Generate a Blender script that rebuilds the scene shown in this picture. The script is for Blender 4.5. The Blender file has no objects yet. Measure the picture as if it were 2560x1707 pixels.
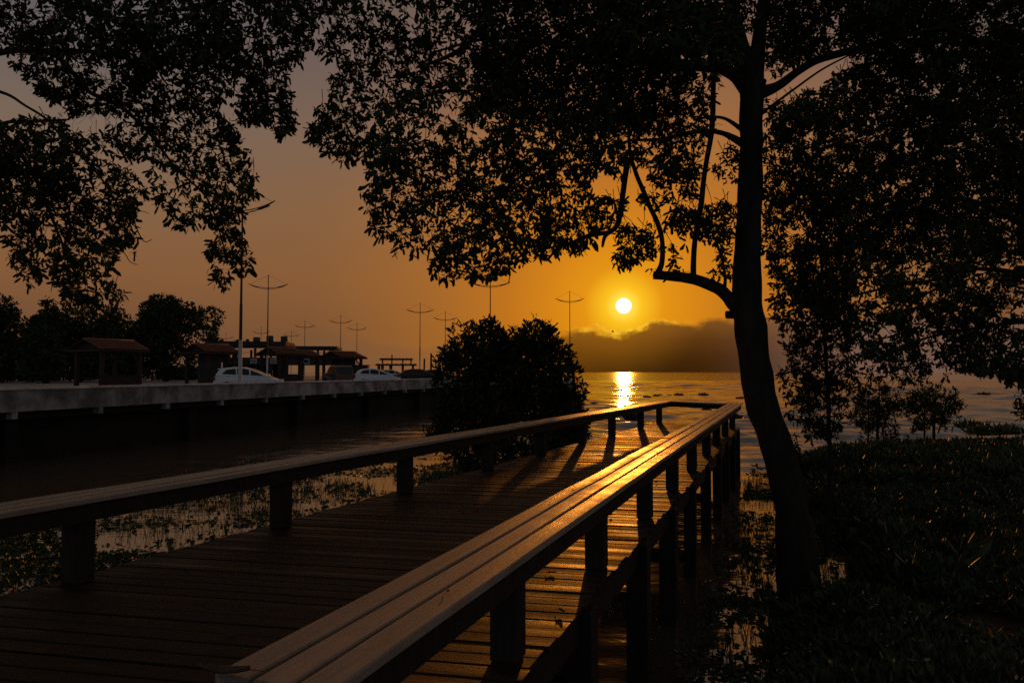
import bpy, math, random
import numpy as np
from mathutils import Vector, Matrix, noise as mnoise

random.seed(7)
rng = np.random.default_rng(7)
R = math.radians
sc = bpy.context.scene
COL = sc.collection

# ------------------------------------------------------------------ camera
CAM_Z = 3.0
FPX = 1849.0                     # focal length in pixels of the 2560 wide photograph
CX, CY, HOR = 1280.0, 853.5, 930.0
PITCH = math.atan((HOR - CY) / FPX)
cam_d = bpy.data.cameras.new('camera'); cam = bpy.data.objects.new('camera', cam_d); COL.objects.link(cam)
cam_d.sensor_width = 36.0; cam_d.lens = 36.0 * FPX / 2560.0
cam_d.clip_start = 0.05; cam_d.clip_end = 40000
cam.location = (0, 0, CAM_Z); cam.rotation_euler = (R(90) + PITCH, 0, 0)
sc.camera = cam

# ------------------------------------------------------------------ sun + sky
SUN_AZ, SUN_EL = R(8.61), R(5.07)
SUN = Vector((math.sin(SUN_AZ) * math.cos(SUN_EL), math.cos(SUN_AZ) * math.cos(SUN_EL), math.sin(SUN_EL)))
sun_d = bpy.data.lights.new('sun', 'SUN'); sun = bpy.data.objects.new('sun', sun_d); COL.objects.link(sun)
sun_d.energy = 1.1; sun_d.angle = R(0.6); sun_d.color = (1.0, 0.32, 0.035)
sun.rotation_euler = SUN.to_track_quat('Z', 'Y').to_euler()

sc.view_settings.view_transform = 'Standard'; sc.view_settings.look = 'None'
sc.view_settings.exposure = 0.0; sc.view_settings.gamma = 1.0; sc.view_settings.use_curve_mapping = False
cy = sc.cycles
cy.max_bounces = 5; cy.diffuse_bounces = 2; cy.glossy_bounces = 3; cy.transmission_bounces = 2; cy.transparent_max_bounces = 4
cy.sample_clamp_indirect = 3.0; cy.sample_clamp_direct = 0.0
cy.use_denoising = False
cy.caustics_reflective = False; cy.caustics_refractive = False

world = bpy.data.worlds.new("World"); sc.world = world; world.use_nodes = True
nt = world.node_tree; nt.nodes.clear()


class NB:
    """small helper for node trees"""
    def __init__(self, tree): self.t = tree
    def n(self, kind, **kw):
        x = self.t.nodes.new(kind)
        for k, v in kw.items(): setattr(x, k, v)
        return x
    def put(self, sock, v):
        if hasattr(v, 'is_output'): self.t.links.new(v, sock)
        elif v is not None: sock.default_value = v
    def m(self, op, a, b=None, c=None, clamp=False):
        x = self.n('ShaderNodeMath', operation=op, use_clamp=clamp)
        self.put(x.inputs[0], a); self.put(x.inputs[1], b); self.put(x.inputs[2], c)
        return x.outputs[0]
    def vm(self, op, a, b=None):
        x = self.n('ShaderNodeVectorMath', operation=op)
        self.put(x.inputs[0], a); self.put(x.inputs[1], b)
        return x
    def sstep(self, v, a, b, lo=0.0, hi=1.0):
        x = self.n('ShaderNodeMapRange', interpolation_type='SMOOTHSTEP')
        self.put(x.inputs[0], v); self.put(x.inputs[1], a); self.put(x.inputs[2], b); self.put(x.inputs[3], lo); self.put(x.inputs[4], hi)
        return x.outputs[0]
    def ramp(self, v, lo, hi, stops):
        f = self.m('DIVIDE', self.m('SUBTRACT', v, lo), hi - lo, clamp=True)
        x = self.n('ShaderNodeValToRGB'); r = x.color_ramp
        while len(r.elements) > 1: r.elements.remove(r.elements[-1])
        for i, (p, c) in enumerate(stops):
            if not isinstance(c, tuple): c = (c, c, c)
            q = (p - lo) / (hi - lo)
            e = r.elements[0] if i == 0 else r.elements.new(q)
            e.position = q; e.color = (*c, 1)
        self.put(x.inputs[0], f)
        return x.outputs[0]
    def mix(self, f, a, b, blend='MIX'):
        x = self.n('ShaderNodeMix', data_type='RGBA', blend_type=blend)
        self.put(x.inputs[0], f); self.put(x.inputs[6], a if hasattr(a, 'is_output') else (*a, 1)); self.put(x.inputs[7], b if hasattr(b, 'is_output') else (*b, 1))
        return x.outputs[2]
    def noise(self, vec, scale, detail=4, rough=0.55, dims='3D'):
        x = self.n('ShaderNodeTexNoise', noise_dimensions=dims)
        self.put(x.inputs['Vector'], vec); x.inputs['Scale'].default_value = scale
        x.inputs['Detail'].default_value = detail; x.inputs['Roughness'].default_value = rough
        return x.outputs['Fac']
    def combine(self, x, y, z):
        c = self.n('ShaderNodeCombineXYZ')
        for i, v in enumerate((x, y, z)): self.put(c.inputs[i], v)
        return c.outputs[0]


def build_world():
    b = NB(nt); DEG = 180 / math.pi
    gen = b.n('ShaderNodeTexCoord').outputs['Generated']
    d = b.vm('NORMALIZE', gen).outputs[0]
    sp = b.n('ShaderNodeSeparateXYZ'); b.put(sp.inputs[0], d)
    x, y, z = sp.outputs
    el = b.m('MULTIPLY', b.m('ARCSINE', z), DEG)
    az = b.m('MULTIPLY', b.m('ARCTAN2', x, y), DEG)
    th = b.m('MULTIPLY', b.m('ARCCOSINE', b.m('MINIMUM', b.vm('DOT_PRODUCT', d, tuple(SUN)).outputs['Value'], 1.0)), DEG)
    base = b.ramp(el, -10, 90, [(-10, (.10, .06, .035)), (0, (.140, .074, .044)), (3, (.165, .074, .034)), (7, (.235, .103, .040)), (12, (.228, .126, .066)),
                                (17, (.182, .132, .100)), (22, (.122, .108, .112)), (28, (.108, .102, .108)), (40, (.112, .094, .084)), (60, (.072, .060, .054)), (90, (.050, .042, .037))])
    # the sky opposite the sun: paler and cooler
    back = b.sstep(y, 0.2, -0.5)
    base = b.mix(back, base, b.ramp(el, 0, 90, [(0, (.175, .20, .25)), (14, (.150, .17, .205)), (30, (.064, .064, .070)), (60, (.054, .047, .043)), (90, (.050, .042, .037))]))
    gcol = b.ramp(th, 0, 40, [(0, (1.0, .80, .10)), (.75, (1.0, .72, .06)), (1.4, (.96, .52, .010)), (3.0, (.77, .285, .003)), (5.5, (.675, .228, .004)), (9, (.555, .174, .006)), (15, (.425, .145, .015)), (24, (.275, .112, .032)), (40, (.22, .11, .05))])
    gfac = b.ramp(th, 0, 60, [(0, 1.0), (5, .97), (9, .88), (15, .66), (24, .36), (36, .12), (55, 0.0)])
    col = b.mix(gfac, base, gcol)
    # cloud bank low over the lake
    v2 = b.combine(az, b.m('MULTIPLY', el, 1.6), 0.0)
    n1 = b.noise(v2, .55, 9, .66)
    n2 = b.noise(v2, .16, 4, .5)
    top = b.ramp(az, -60, 80, [(-60, .10), (-26, .18), (-19, .30), (-14.5, .36), (-10, .22), (-2, .22), (3.2, .30), (4.4, .355), (6.6, .35), (8.6, .31), (9.6, .36), (11, .42), (14, .40), (20, .43), (30, .40), (48, .28), (80, .2)])
    top = b.m('MULTIPLY', top, 10.0)
    top = b.m('ADD', top, b.m('MULTIPLY', b.m('SUBTRACT', n1, .5), 1.9))
    dens = b.ramp(az, -60, 80, [(-60, .25), (-22, .22), (-12, .30), (0, .22), (3.2, .35), (4.6, .84), (7, .93), (10, .98), (19, .92), (26, .74), (40, .50), (80, .2)])
    t = b.m('SUBTRACT', top, el)
    mask = b.m('MULTIPLY', b.sstep(t, -0.05, 0.75), dens)
    ccol = b.ramp(el, -2, 6, [(-2, (.015, .0045, .0016)), (0.2, (.016, .0048, .0016)), (1.2, (.024, .0072, .0020)), (2.4, (.060, .018, .0035)), (3.3, (.12, .042, .007)), (4.5, (.19, .07, .012))])
    ccol = b.mix(b.sstep(th, 6.5, 1.5, 0, .50), ccol, (.34, .12, .004))
    ccol = b.mix(b.sstep(az, 14, 28), ccol, (.145, .094, .077))
    ccol = b.mix(b.sstep(az, 3.0, -6), ccol, (.150, .078, .042))
    ccol = b.mix(b.sstep(n2, .5, .8, 0, .12), ccol, (.22, .085, .010))
    col = b.mix(mask, col, ccol)
    rim = b.m('MULTIPLY', b.m('MULTIPLY', b.sstep(t, -.02, .12), b.sstep(t, .62, .10)), b.m('MULTIPLY', b.sstep(th, 6.5, 1.5, 0, .80), b.sstep(b.noise(v2, 1.3, 3, .5), .38, .62, .25, 1.0)))
    rim = b.m('MULTIPLY', rim, b.sstep(az, 3.5, 5.0))
    col = b.mix(rim, col, (.98, .56, .030))
    disc = b.sstep(th, .64, .42)
    col = b.mix(disc, col, (5.0, 4.4, 3.2))
    bg = b.n('ShaderNodeBackground'); b.put(bg.inputs[0], col); bg.inputs[1].default_value = 1.0
    # thin physical sky on top: what the hazy air still scatters from overhead
    sky = b.n('ShaderNodeTexSky', sky_type='NISHITA', sun_disc=False, sun_elevation=SUN_EL, sun_rotation=SUN_AZ)
    sky.air_density = 1.0; sky.dust_density = 4.0
    bg2 = b.n('ShaderNodeBackground'); b.put(bg2.inputs[0], sky.outputs[0]); bg2.inputs[1].default_value = 0.0004
    add = b.n('ShaderNodeAddShader'); b.put(add.inputs[0], bg.outputs[0]); b.put(add.inputs[1], bg2.outputs[0])
    out = b.n('ShaderNodeOutputWorld'); b.put(out.inputs[0], add.outputs[0])
build_world()

# ------------------------------------------------------------------ geometry helpers
_c, _s = math.cos(PITCH), math.sin(PITCH)


def ray(fx, fy):
    dx, dy = (fx - CX) / FPX, (CY - fy) / FPX
    return Vector((dx, _c - dy * _s, _s + dy * _c))


def at(fx, fy, depth):
    """point seen at photo pixel (fx,fy), `depth` metres in front of the camera (along Y)"""
    v = ray(fx, fy); return Vector((0, 0, CAM_Z)) + v * (depth / v.y)


def tag(o, label=None, cat=None, group=None, kind=None):
    if label: o['label'] = label
    if cat: o['category'] = cat
    if group: o['group'] = group
    if kind: o['kind'] = kind
    return o


def empty(name, loc=(0, 0, 0), rz=0.0, label=None, cat=None, group=None):
    o = bpy.data.objects.new(name, None); o.empty_display_size = .3
    o.location = loc; o.rotation_euler = (0, 0, rz); COL.objects.link(o)
    return tag(o, label, cat, group)


class MB:
    """collects polygons and links them as one mesh object"""
    def __init__(self): self.v = []; self.f = []; self.sm = []
    def add(self, vs, fs, smooth=False):
        o = len(self.v); self.v += [tuple(p) for p in vs]
        self.f += [tuple(i + o for i in q) for q in fs]; self.sm += [smooth] * len(fs)
    def box(self, c, s, rz=0.0, bev=0.0, tilt=None):
        hx, hy, hz = s[0] / 2, s[1] / 2, s[2] / 2
        if bev > 0: bev = min(bev, hx * .45, hy * .45, hz * .45)
        M = Matrix.Rotation(rz, 3, 'Z')
        if tilt is not None: M = M @ tilt
        if bev <= 0:
            vs = [Vector((a * hx, b * hy, g * hz)) for g in (-1, 1) for a, b in ((-1, -1), (1, -1), (1, 1), (-1, 1))]
            fs = [(3, 2, 1, 0), (4, 5, 6, 7), (0, 1, 5, 4), (1, 2, 6, 5), (2, 3, 7, 6), (3, 0, 4, 7)]
        else:
            vs = []
            rings = [(-hz, bev), (-hz + bev, 0), (hz - bev, 0), (hz, bev)]
            for zz, i in rings:
                k = bev * .5
                for a, b in ((-1, -1), (1, -1), (1, 1), (-1, 1)):
                    vs.append(Vector((a * (hx - i), b * (hy - i), zz)))
            fs = [(3, 2, 1, 0), (12, 13, 14, 15)]
            for r_ in range(3):
                for k in range(4):
                    a, b2 = r_ * 4 + k, r_ * 4 + (k + 1) % 4
                    fs.append((a, b2, b2 + 4, a + 4))
        self.add([M @ p + Vector(c) for p in vs], fs)
    def bar(self, p, q, w, h, up=(0, 0, 1)):
        p, q = Vector(p), Vector(q); d = (q - p); L = d.length; d.normalize()
        u = Vector(up); s = d.cross(u)
        if s.length < 1e-4: s = d.cross(Vector((1, 0, 0)))
        s.normalize(); u = s.cross(d)
        vs = [p + s * a * w / 2 + u * b * h / 2 for a, b in ((-1, -1), (1, -1), (1, 1), (-1, 1))]
        vs += [x + d * L for x in vs]
        self.add(vs, [(3, 2, 1, 0), (4, 5, 6, 7), (0, 1, 5, 4), (1, 2, 6, 5), (2, 3, 7, 6), (3, 0, 4, 7)])
    def tube(self, pts, rad, seg=8, cap=True, wob=0.0, smooth=True):
        pts = [Vector(p) for p in pts]; n = len(pts)
        if not hasattr(rad, '__len__'): rad = [rad] * n
        vs, fs = [], []; ref = None
        for i, p in enumerate(pts):
            t = (pts[min(i + 1, n - 1)] - pts[max(i - 1, 0)]).normalized()
            if ref is None: ref = t.cross(Vector((0.31, .93, .2))).normalized()
            ref = (ref - t * ref.dot(t)).normalized(); bt = t.cross(ref)
            for k in range(seg):
                a = 2 * math.pi * k / seg; rr = rad[i]
                if wob: rr *= 1 + wob * mnoise.noise(p * 1.7 + Vector((math.cos(a), math.sin(a), i * .1)) * 1.3)
                vs.append(p + (ref * math.cos(a) + bt * math.sin(a)) * rr)
        for i in range(n - 1):
            for k in range(seg):
                a, b2 = i * seg + k, i * seg + (k + 1) % seg
                fs.append((a, b2, b2 + seg, a + seg))
        if cap: fs += [tuple(reversed(range(seg))), tuple(range((n - 1) * seg, n * seg))]
        self.add(vs, fs, smooth)
    def poly(self, pts): self.add(pts, [tuple(range(len(pts)))])
    def prism(self, pts, vec):
        n = len(pts); vec = Vector(vec); a = [Vector(p) for p in pts]
        self.add(a + [p + vec for p in a], [tuple(reversed(range(n))), tuple(range(n, 2 * n))] + [(i, (i + 1) % n, n + (i + 1) % n, n + i) for i in range(n)])
    def build(self, name, mat, parent=None, world=True):
        me = bpy.data.meshes.new(name); me.from_pydata(self.v, [], self.f); me.update()
        if any(self.sm): me.polygons.foreach_set('use_smooth', self.sm)
        o = bpy.data.objects.new(name, me); COL.objects.link(o)
        if mat: me.materials.append(mat)
        if parent:
            o.parent = parent
            if world: o.matrix_parent_inverse = basis(parent).inverted()
        return o


def basis(o):
    m = Matrix.LocRotScale(o.location, o.rotation_euler, o.scale)
    return basis(o.parent) @ o.matrix_parent_inverse @ m if o.parent else m


def np_mesh(name, V, F4, mat, parent=None, mats=None):
    """fast quad mesh from numpy arrays"""
    me = bpy.data.meshes.new(name)
    V = np.ascontiguousarray(V, np.float32); F4 = np.ascontiguousarray(F4, np.int32)
    me.vertices.add(len(V)); me.vertices.foreach_set('co', V.ravel())
    me.loops.add(F4.size); me.loops.foreach_set('vertex_index', F4.ravel())
    me.polygons.add(len(F4)); me.polygons.foreach_set('loop_start', np.arange(0, F4.size, 4, dtype=np.int32))
    me.polygons.foreach_set('loop_total', np.full(len(F4), 4, np.int32))
    me.update(calc_edges=True); me.validate()
    o = bpy.data.objects.new(name, me); COL.objects.link(o); me.materials.append(mat)
    if parent:
        o.parent = parent; o.matrix_parent_inverse = basis(parent).inverted()
    return o


def nrm(a): return a / np.maximum(np.linalg.norm(a, axis=1, keepdims=True), 1e-9)


def leaves(P, D, L, W, fold=.25):
    """n leaves: base points P, unit directions D, lengths L, widths W -> verts, quads"""
    n = len(P)
    r = rng.normal(size=(n, 3)); S = nrm(np.cross(D, r)); N = np.cross(S, D)
    L = L[:, None]; W = W[:, None]; sag = rng.uniform(-.12, .05, (n, 1)) * L
    z = np.array([[0, 0, 1.0]])
    b = P
    l1 = P + D * L * .26 + S * W * .40 + N * W * fold * .5
    l2 = P + D * L * .76 + S * W * .46 + N * W * fold * .5 + z * sag * .5
    tip = P + D * L + z * sag
    r2 = P + D * L * .76 - S * W * .46 + N * W * fold * .5 + z * sag * .5
    r1 = P + D * L * .26 - S * W * .40 + N * W * fold * .5
    V = np.stack([b, l1, l2, tip, r2, r1], 1).reshape(-1, 3)
    i = np.arange(n)[:, None] * 6
    F = np.concatenate([i + np.array([[0, 1, 2, 3]]), i + np.array([[0, 3, 4, 5]])], 0)
    return V, F


def rosettes(C, per, L0, wr=.36, down=.35, spread=.9, axis=None, jit=.02):
    """whorls of leaves round twig ends C"""
    n = len(C)
    A = nrm(rng.normal(size=(n, 3)) * spread + np.array([[0, 0, -down]]) * 2) if axis is None else axis
    idx = np.repeat(np.arange(n), per)
    D = nrm(A[idx] * rng.uniform(.15, 1.0, (n * per, 1)) + nrm(rng.normal(size=(n * per, 3))) * .95 + np.array([[0, 0, -down * .5]]))
    P = C[idx] + rng.normal(size=(n * per, 3)) * jit
    sc_ = np.repeat(rng.uniform(.75, 1.2, n), per)
    L = L0 * sc_ * rng.uniform(.5, 1.3, n * per); W = L * wr * rng.uniform(.75, 1.25, n * per)
    return leaves(P, D, L, W)


def spline(pts, n=8):
    """Catmull-Rom through (Vector, radius) pairs"""
    out = []
    for i in range(len(pts) - 1):
        p0 = pts[max(i - 1, 0)]; p1 = pts[i]; p2 = pts[i + 1]; p3 = pts[min(i + 2, len(pts) - 1)]
        for k in range(n):
            t = k / n
            q = .5 * ((2 * p1[0]) + (p2[0] - p0[0]) * t + (2 * p0[0] - 5 * p1[0] + 4 * p2[0] - p3[0]) * t * t + (3 * p1[0] - p0[0] - 3 * p2[0] + p3[0]) * t ** 3)
            out.append((q, p1[1] * (1 - t) + p2[1] * t))
    out.append(pts[-1]); return out

# ------------------------------------------------------------------ materials


def mat(name, col, rough=.7, spec=.3, metal=0.0, var=.25, scale=6.0, stretch=None, bump=0.0, bscale=None, coord='Object', col2=None):
    m = bpy.data.materials.new(name); m.use_nodes = True; t = m.node_tree; b = NB(t)
    p = t.nodes['Principled BSDF']
    tc = b.n('ShaderNodeTexCoord').outputs[coord]
    if stretch:
        mp = b.n('ShaderNodeMapping'); b.put(mp.inputs[0], tc); mp.inputs['Scale'].default_value = stretch; vec = mp.outputs[0]
    else: vec = tc
    n = b.noise(vec, scale, 6, .6)
    c2 = col2 or tuple(c * (1 - var) for c in col); c1 = tuple(min(1, c * (1 + var)) for c in col)
    p.inputs['Roughness'].default_value = rough; p.inputs['Metallic'].default_value = metal
    p.inputs['Specular IOR Level'].default_value = spec
    b.put(p.inputs['Base Color'], b.mix(b.sstep(n, .3, .7), c2, c1))
    b.put(p.inputs['Roughness'], b.m('ADD', b.m('MULTIPLY', b.m('SUBTRACT', n, .5), .3), rough))
    if bump:
        bn = b.n('ShaderNodeBump'); bn.inputs['Strength'].default_value = bump; bn.inputs['Distance'].default_value = .02
        b.put(bn.inputs['Height'], b.noise(vec, bscale or scale * 3, 5, .65)); b.put(p.inputs['Normal'], bn.outputs[0])
    return m


M = {}
M['leaf'] = mat('leaf_green', (.036, .048, .018), .8, .05, var=.4, scale=2.5)
M['leaf_far'] = mat('leaf_far_green', (.040, .055, .022), .8, .1, var=.4, scale=.6)
M['leaf_shrub'] = mat('leaf_shrub_green', (.040, .052, .020), .8, .06, var=.4, scale=2)
M['cover'] = mat('ground_plant_green', (.045, .062, .022), .5, .25, var=.5, scale=2.2)
M['water_leaf'] = mat('water_plant_green', (.050, .075, .025), .5, .3, var=.4, scale=3)
M['bark'] = mat('bark', (.034, .027, .021), .9, .1, var=.35, scale=9, stretch=(1, 1, .22), bump=1.0, bscale=20)
M['wood_top'] = mat('weathered_plank_wood', (.36, .28, .21), .36, .45, var=.30, scale=5, stretch=(.35, 7, 7), bump=.18, bscale=16)


def plank_mat(name, col, rough, spec, stretch, per_board, bump, patch, sv=.5):
    """worn boards: long grain, every board a little different, blotchy wear and damp patches"""
    m = bpy.data.materials.new(name); m.use_nodes = True; t = m.node_tree; b = NB(t); p = t.nodes['Principled BSDF']
    tc = b.n('ShaderNodeTexCoord').outputs['Object']
    def mp(sc3):
        q = b.n('ShaderNodeMapping'); b.put(q.inputs[0], tc); q.inputs['Scale'].default_value = sc3; return q.outputs[0]
    grain = b.noise(mp(stretch), 5, 6, .65); board = b.noise(mp(per_board), 1.0, 0, .5); blot = b.noise(mp((1, 1, 1)), patch, 5, .6); fine = b.noise(mp(stretch), 22, 4, .7)
    k = b.m('ADD', b.m('MULTIPLY', b.m('SUBTRACT', grain, .5), 1.1), b.m('MULTIPLY', b.m('SUBTRACT', board, .5), 1.5))
    k = b.m('ADD', k, b.m('MULTIPLY', b.m('SUBTRACT', blot, .5), 1.0))
    f = b.m('ADD', b.m('MULTIPLY', k, .9), .5, clamp=True)
    b.put(p.inputs['Base Color'], b.mix(f, tuple(c * (1 - sv) for c in col), tuple(c * (1 + sv) for c in col)))
    r = b.m('ADD', b.m('MULTIPLY', b.m('SUBTRACT', blot, .5), .5), b.m('ADD', rough, b.m('MULTIPLY', b.m('SUBTRACT', board, .5), .6)))
    b.put(p.inputs['Roughness'], b.m('MAXIMUM', r, .25)); p.inputs['Specular IOR Level'].default_value = spec
    bn = b.n('ShaderNodeBump'); bn.inputs['Strength'].default_value = bump; bn.inputs['Distance'].default_value = .012
    b.put(bn.inputs['Height'], b.m('ADD', grain, b.m('MULTIPLY', fine, .6))); b.put(p.inputs['Normal'], bn.outputs[0])
    return m
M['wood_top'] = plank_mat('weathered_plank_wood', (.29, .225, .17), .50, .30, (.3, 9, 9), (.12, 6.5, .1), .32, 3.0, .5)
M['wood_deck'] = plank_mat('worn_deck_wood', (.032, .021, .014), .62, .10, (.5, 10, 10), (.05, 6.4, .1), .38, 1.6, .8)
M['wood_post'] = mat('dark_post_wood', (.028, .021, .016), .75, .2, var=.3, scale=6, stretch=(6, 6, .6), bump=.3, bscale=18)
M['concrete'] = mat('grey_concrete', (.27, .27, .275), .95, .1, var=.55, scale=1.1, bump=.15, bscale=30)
M['concrete_dark'] = mat('shade_dark_concrete', (.022, .021, .018), .9, .15, var=.35, scale=.9, bump=.2, bscale=12)  # near-black: shade beneath the parapet is put into this colour
M['paving'] = mat('pale_paving', (.30, .29, .275), .8, .2, var=.2, scale=.5)
M['bank'] = mat('damp_soil', (.026, .021, .015), .95, .08, var=.4, scale=2, bump=.5, bscale=18)
M['steel'] = mat('dark_grey_pole_paint', (.07, .07, .072), .8, .2, 0.0, var=.15, scale=3)
M['pole_pale'] = mat('pale_grey_pole_paint', (.50, .50, .51), .7, .3, var=.15, scale=2)
M['dark_steel'] = mat('dark_painted_steel', (.05, .05, .052), .5, .4, .2, var=.2, scale=4)
M['car_white'] = mat('white_car_paint', (.82, .83, .85), .28, .5, var=.03, scale=2)
M['car_dark'] = mat('dark_car_paint', (.030, .030, .034), .25, .5, var=.1, scale=2)
M['glass'] = mat('dark_car_glass', (.012, .013, .015), .12, .6, var=.1, scale=2)
M['tyre'] = mat('black_rubber', (.02, .02, .02), .85, .15, var=.2, scale=8)
M['rim'] = mat('alloy_rim', (.35, .35, .36), .4, .5, .7, var=.1, scale=6)
M['tail'] = mat('red_lens', (.22, .012, .010), .25, .5, var=.2, scale=5)
M['lens'] = mat('clear_lens', (.55, .56, .58), .15, .6, var=.1, scale=5)
M['tile'] = mat('terracotta_roof_tiles', (.30, .125, .075), .8, .2, var=.35, scale=5)
M['timber'] = mat('dark_timber', (.045, .033, .025), .8, .15, var=.3, scale=4)
M['render'] = mat('dark_stucco', (.055, .050, .046), .9, .1, var=.2, scale=1)
M['brick'] = mat('red_brick', (.15, .055, .035), .9, .1, var=.35, scale=7)
M['tank'] = mat('blue_grey_plastic', (.04, .045, .05), .6, .3, var=.15, scale=2)
M['win'] = mat('window_glass', (.03, .033, .036), .08, .8, var=.1, scale=2)
M['leaf_dead'] = mat('dry_leaf', (.085, .052, .028), .6, .3, var=.4, scale=30)
M['leaf_yellow'] = mat('yellow_fallen_leaf', (.36, .24, .06), .55, .3, var=.4, scale=8)
M['bird'] = mat('dark_feathers', (.02, .02, .02), .8, .1, var=.2, scale=20)
M['white_paint'] = mat('white_paint', (.75, .75, .73), .6, .3, var=.08, scale=5)


def water_mat():
    m = bpy.data.materials.new('lake_water'); m.use_nodes = True; t = m.node_tree; b = NB(t)
    p = t.nodes['Principled BSDF']
    p.inputs['Base Color'].default_value = (.085, .072, .055, 1); p.inputs['Roughness'].default_value = .08
    p.inputs['IOR'].default_value = 2.9; p.inputs['Specular IOR Level'].default_value = .5
    tc = b.n('ShaderNodeTexCoord').outputs['Object']
    sp = b.n('ShaderNodeSeparateXYZ'); b.put(sp.inputs[0], tc)
    mp = b.n('ShaderNodeMapping'); b.put(mp.inputs[0], tc); mp.inputs['Scale'].default_value = (.45, 1.0, 1); mp.inputs['Rotation'].default_value = (0, 0, R(8))
    swell = b.noise(mp.outputs[0], .22, 3, .5)
    big = b.noise(mp.outputs[0], .8, 3, .55)
    mid = b.noise(mp.outputs[0], 3.0, 3, .55)
    # sheltered water between quay and bank is calmer than the open lake
    open_ = b.sstep(b.m('SUBTRACT', sp.outputs[0], b.m('MULTIPLY', sp.outputs[1], .03)), -4.0, 1.0, .30, 1.0)
    open_ = b.m('MULTIPLY', open_, b.sstep(sp.outputs[1], 15.0, 32.0, .45, 1.0))
    h = b.m('ADD', b.m('MULTIPLY', swell, .10), b.m('MULTIPLY', big, .10))
    h = b.m('MULTIPLY', h, open_)
    fine = b.noise(mp.outputs[0], 7.5, 2, .5); patchy = b.sstep(b.noise(tc, .45, 2, .5), .40, .60, .15, 1.0)
    h = b.m('ADD', h, b.m('MULTIPLY', b.m('ADD', b.m('MULTIPLY', mid, .030), b.m('MULTIPLY', fine, .010)), b.m('MAXIMUM', open_, b.m('MULTIPLY', patchy, .55))))
    bn = b.n('ShaderNodeBump'); bn.inputs['Strength'].default_value = 1.0; bn.inputs['Distance'].default_value = 1.0
    b.put(bn.inputs['Height'], h); b.put(p.inputs['Normal'], bn.outputs[0])
    return m
M['water'] = water_mat()

# ------------------------------------------------------------------ water, land
def lake():
    """one sheet to the horizon; its waves are real relief, finer towards the shore"""
    rows = np.concatenate([np.linspace(-60, 6, 12), 7.0 * np.exp(np.linspace(0, math.log(260 / 7.0), 700)), 260 * np.exp(np.linspace(0, math.log(16000 / 260.0), 60))[1:]])
    u = np.concatenate([np.array([-8, -4, -2, -1.3]), np.linspace(-.85, .85, 330), np.array([1.3, 2, 4, 8])])
    Y = np.repeat(rows[:, None], len(u), 1); X = u[None, :] * np.maximum(Y, 12.0) * np.where(Y < 6, 1.0, 1.0)
    sp = np.gradient(rows)[:, None]; spx = (1.7 / 330) * np.maximum(Y, 12)
    sm = lambda v, a, b: (lambda t: t * t * (3 - 2 * t))(np.clip((v - a) / (b - a), 0, 1))
    calm = (.06 + .94 * sm(X - .03 * Y, -4.0, 1.5)) * (.10 + .90 * sm(Y, 15.0, 30.0))
    Z = np.zeros_like(X); r = np.random.default_rng(5)
    gust = .65 + .35 * np.sin(X * .05 + 1.3 * np.sin(Y * .021)) * np.sin(Y * .043 + .8 * np.sin(X * .03))
    for k in range(46):
        lam = .8 * (9.5 / .8) ** r.random(); ang = R(8) + r.normal() * .38
        kx, ky = math.sin(ang) * 2 * math.pi / lam, math.cos(ang) * 2 * math.pi / lam
        fade = sm(lam / np.maximum(sp, spx * abs(math.sin(ang))), 2.2, 4.0)
        Z += fade * .0088 * lam ** .9 * np.sin(kx * X + ky * Y + r.random() * 6.28)
    Z *= calm * gust * sm(900 - Y, 0, 500)
    V = np.stack([X, Y, Z], -1).reshape(-1, 3); n, m = X.shape
    i = (np.arange(n - 1)[:, None] * m + np.arange(m - 1)[None, :]).ravel()
    o = np_mesh('lake_water', V, np.stack([i, i + 1, i + m + 1, i + m], 1), M['water'])
    o.data.polygons.foreach_set('use_smooth', np.ones(len(i), bool)); return tag(o, kind='structure')
lake()

QA, QD = Vector((-16.27, 23.5, 0)), Vector((.278, 1.0, 0))      # line of the quay edge


def quay(d, off=0.0, z=0.0):
    """point of the quay edge at distance d, off metres behind it (towards the land)"""
    p = QA + QD * (d - 23.5); n = Vector((-1.0, .278, 0)).normalized()
    p = p + n * off; p.z = z; return p


GZ = 1.8
edge_far = 92.0
pr = MB()
top = [quay(4, 1.2), quay(edge_far, 1.2), Vector((4.5, 100, 0)), Vector((8.6, 112, 0)), Vector((9.6, 118, 0)), Vector((4, 124, 0)), Vector((-24, 140, 0)), Vector((-60, 235, 0)), Vector((-260, 260, 0)), Vector((-260, 4, 0))]
pr.prism([Vector((p.x, p.y, -1.0)) for p in top][::-1], (0, 0, 0.0001 + GZ + 1.0))
tag(pr.build('promenade', M['paving']), kind='structure')
rd = MB(); rd.prism([quay(6, 3.2, GZ + .004), quay(84, 3.2, GZ + .004), quay(84, 10.5, GZ + .004), quay(6, 10.5, GZ + .004)], (0, 0, .003))
M['asphalt'] = mat('asphalt', (.055, .055, .056), .85, .2, var=.2, scale=3)
tag(rd.build('road', M['asphalt']), kind='structure')

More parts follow.
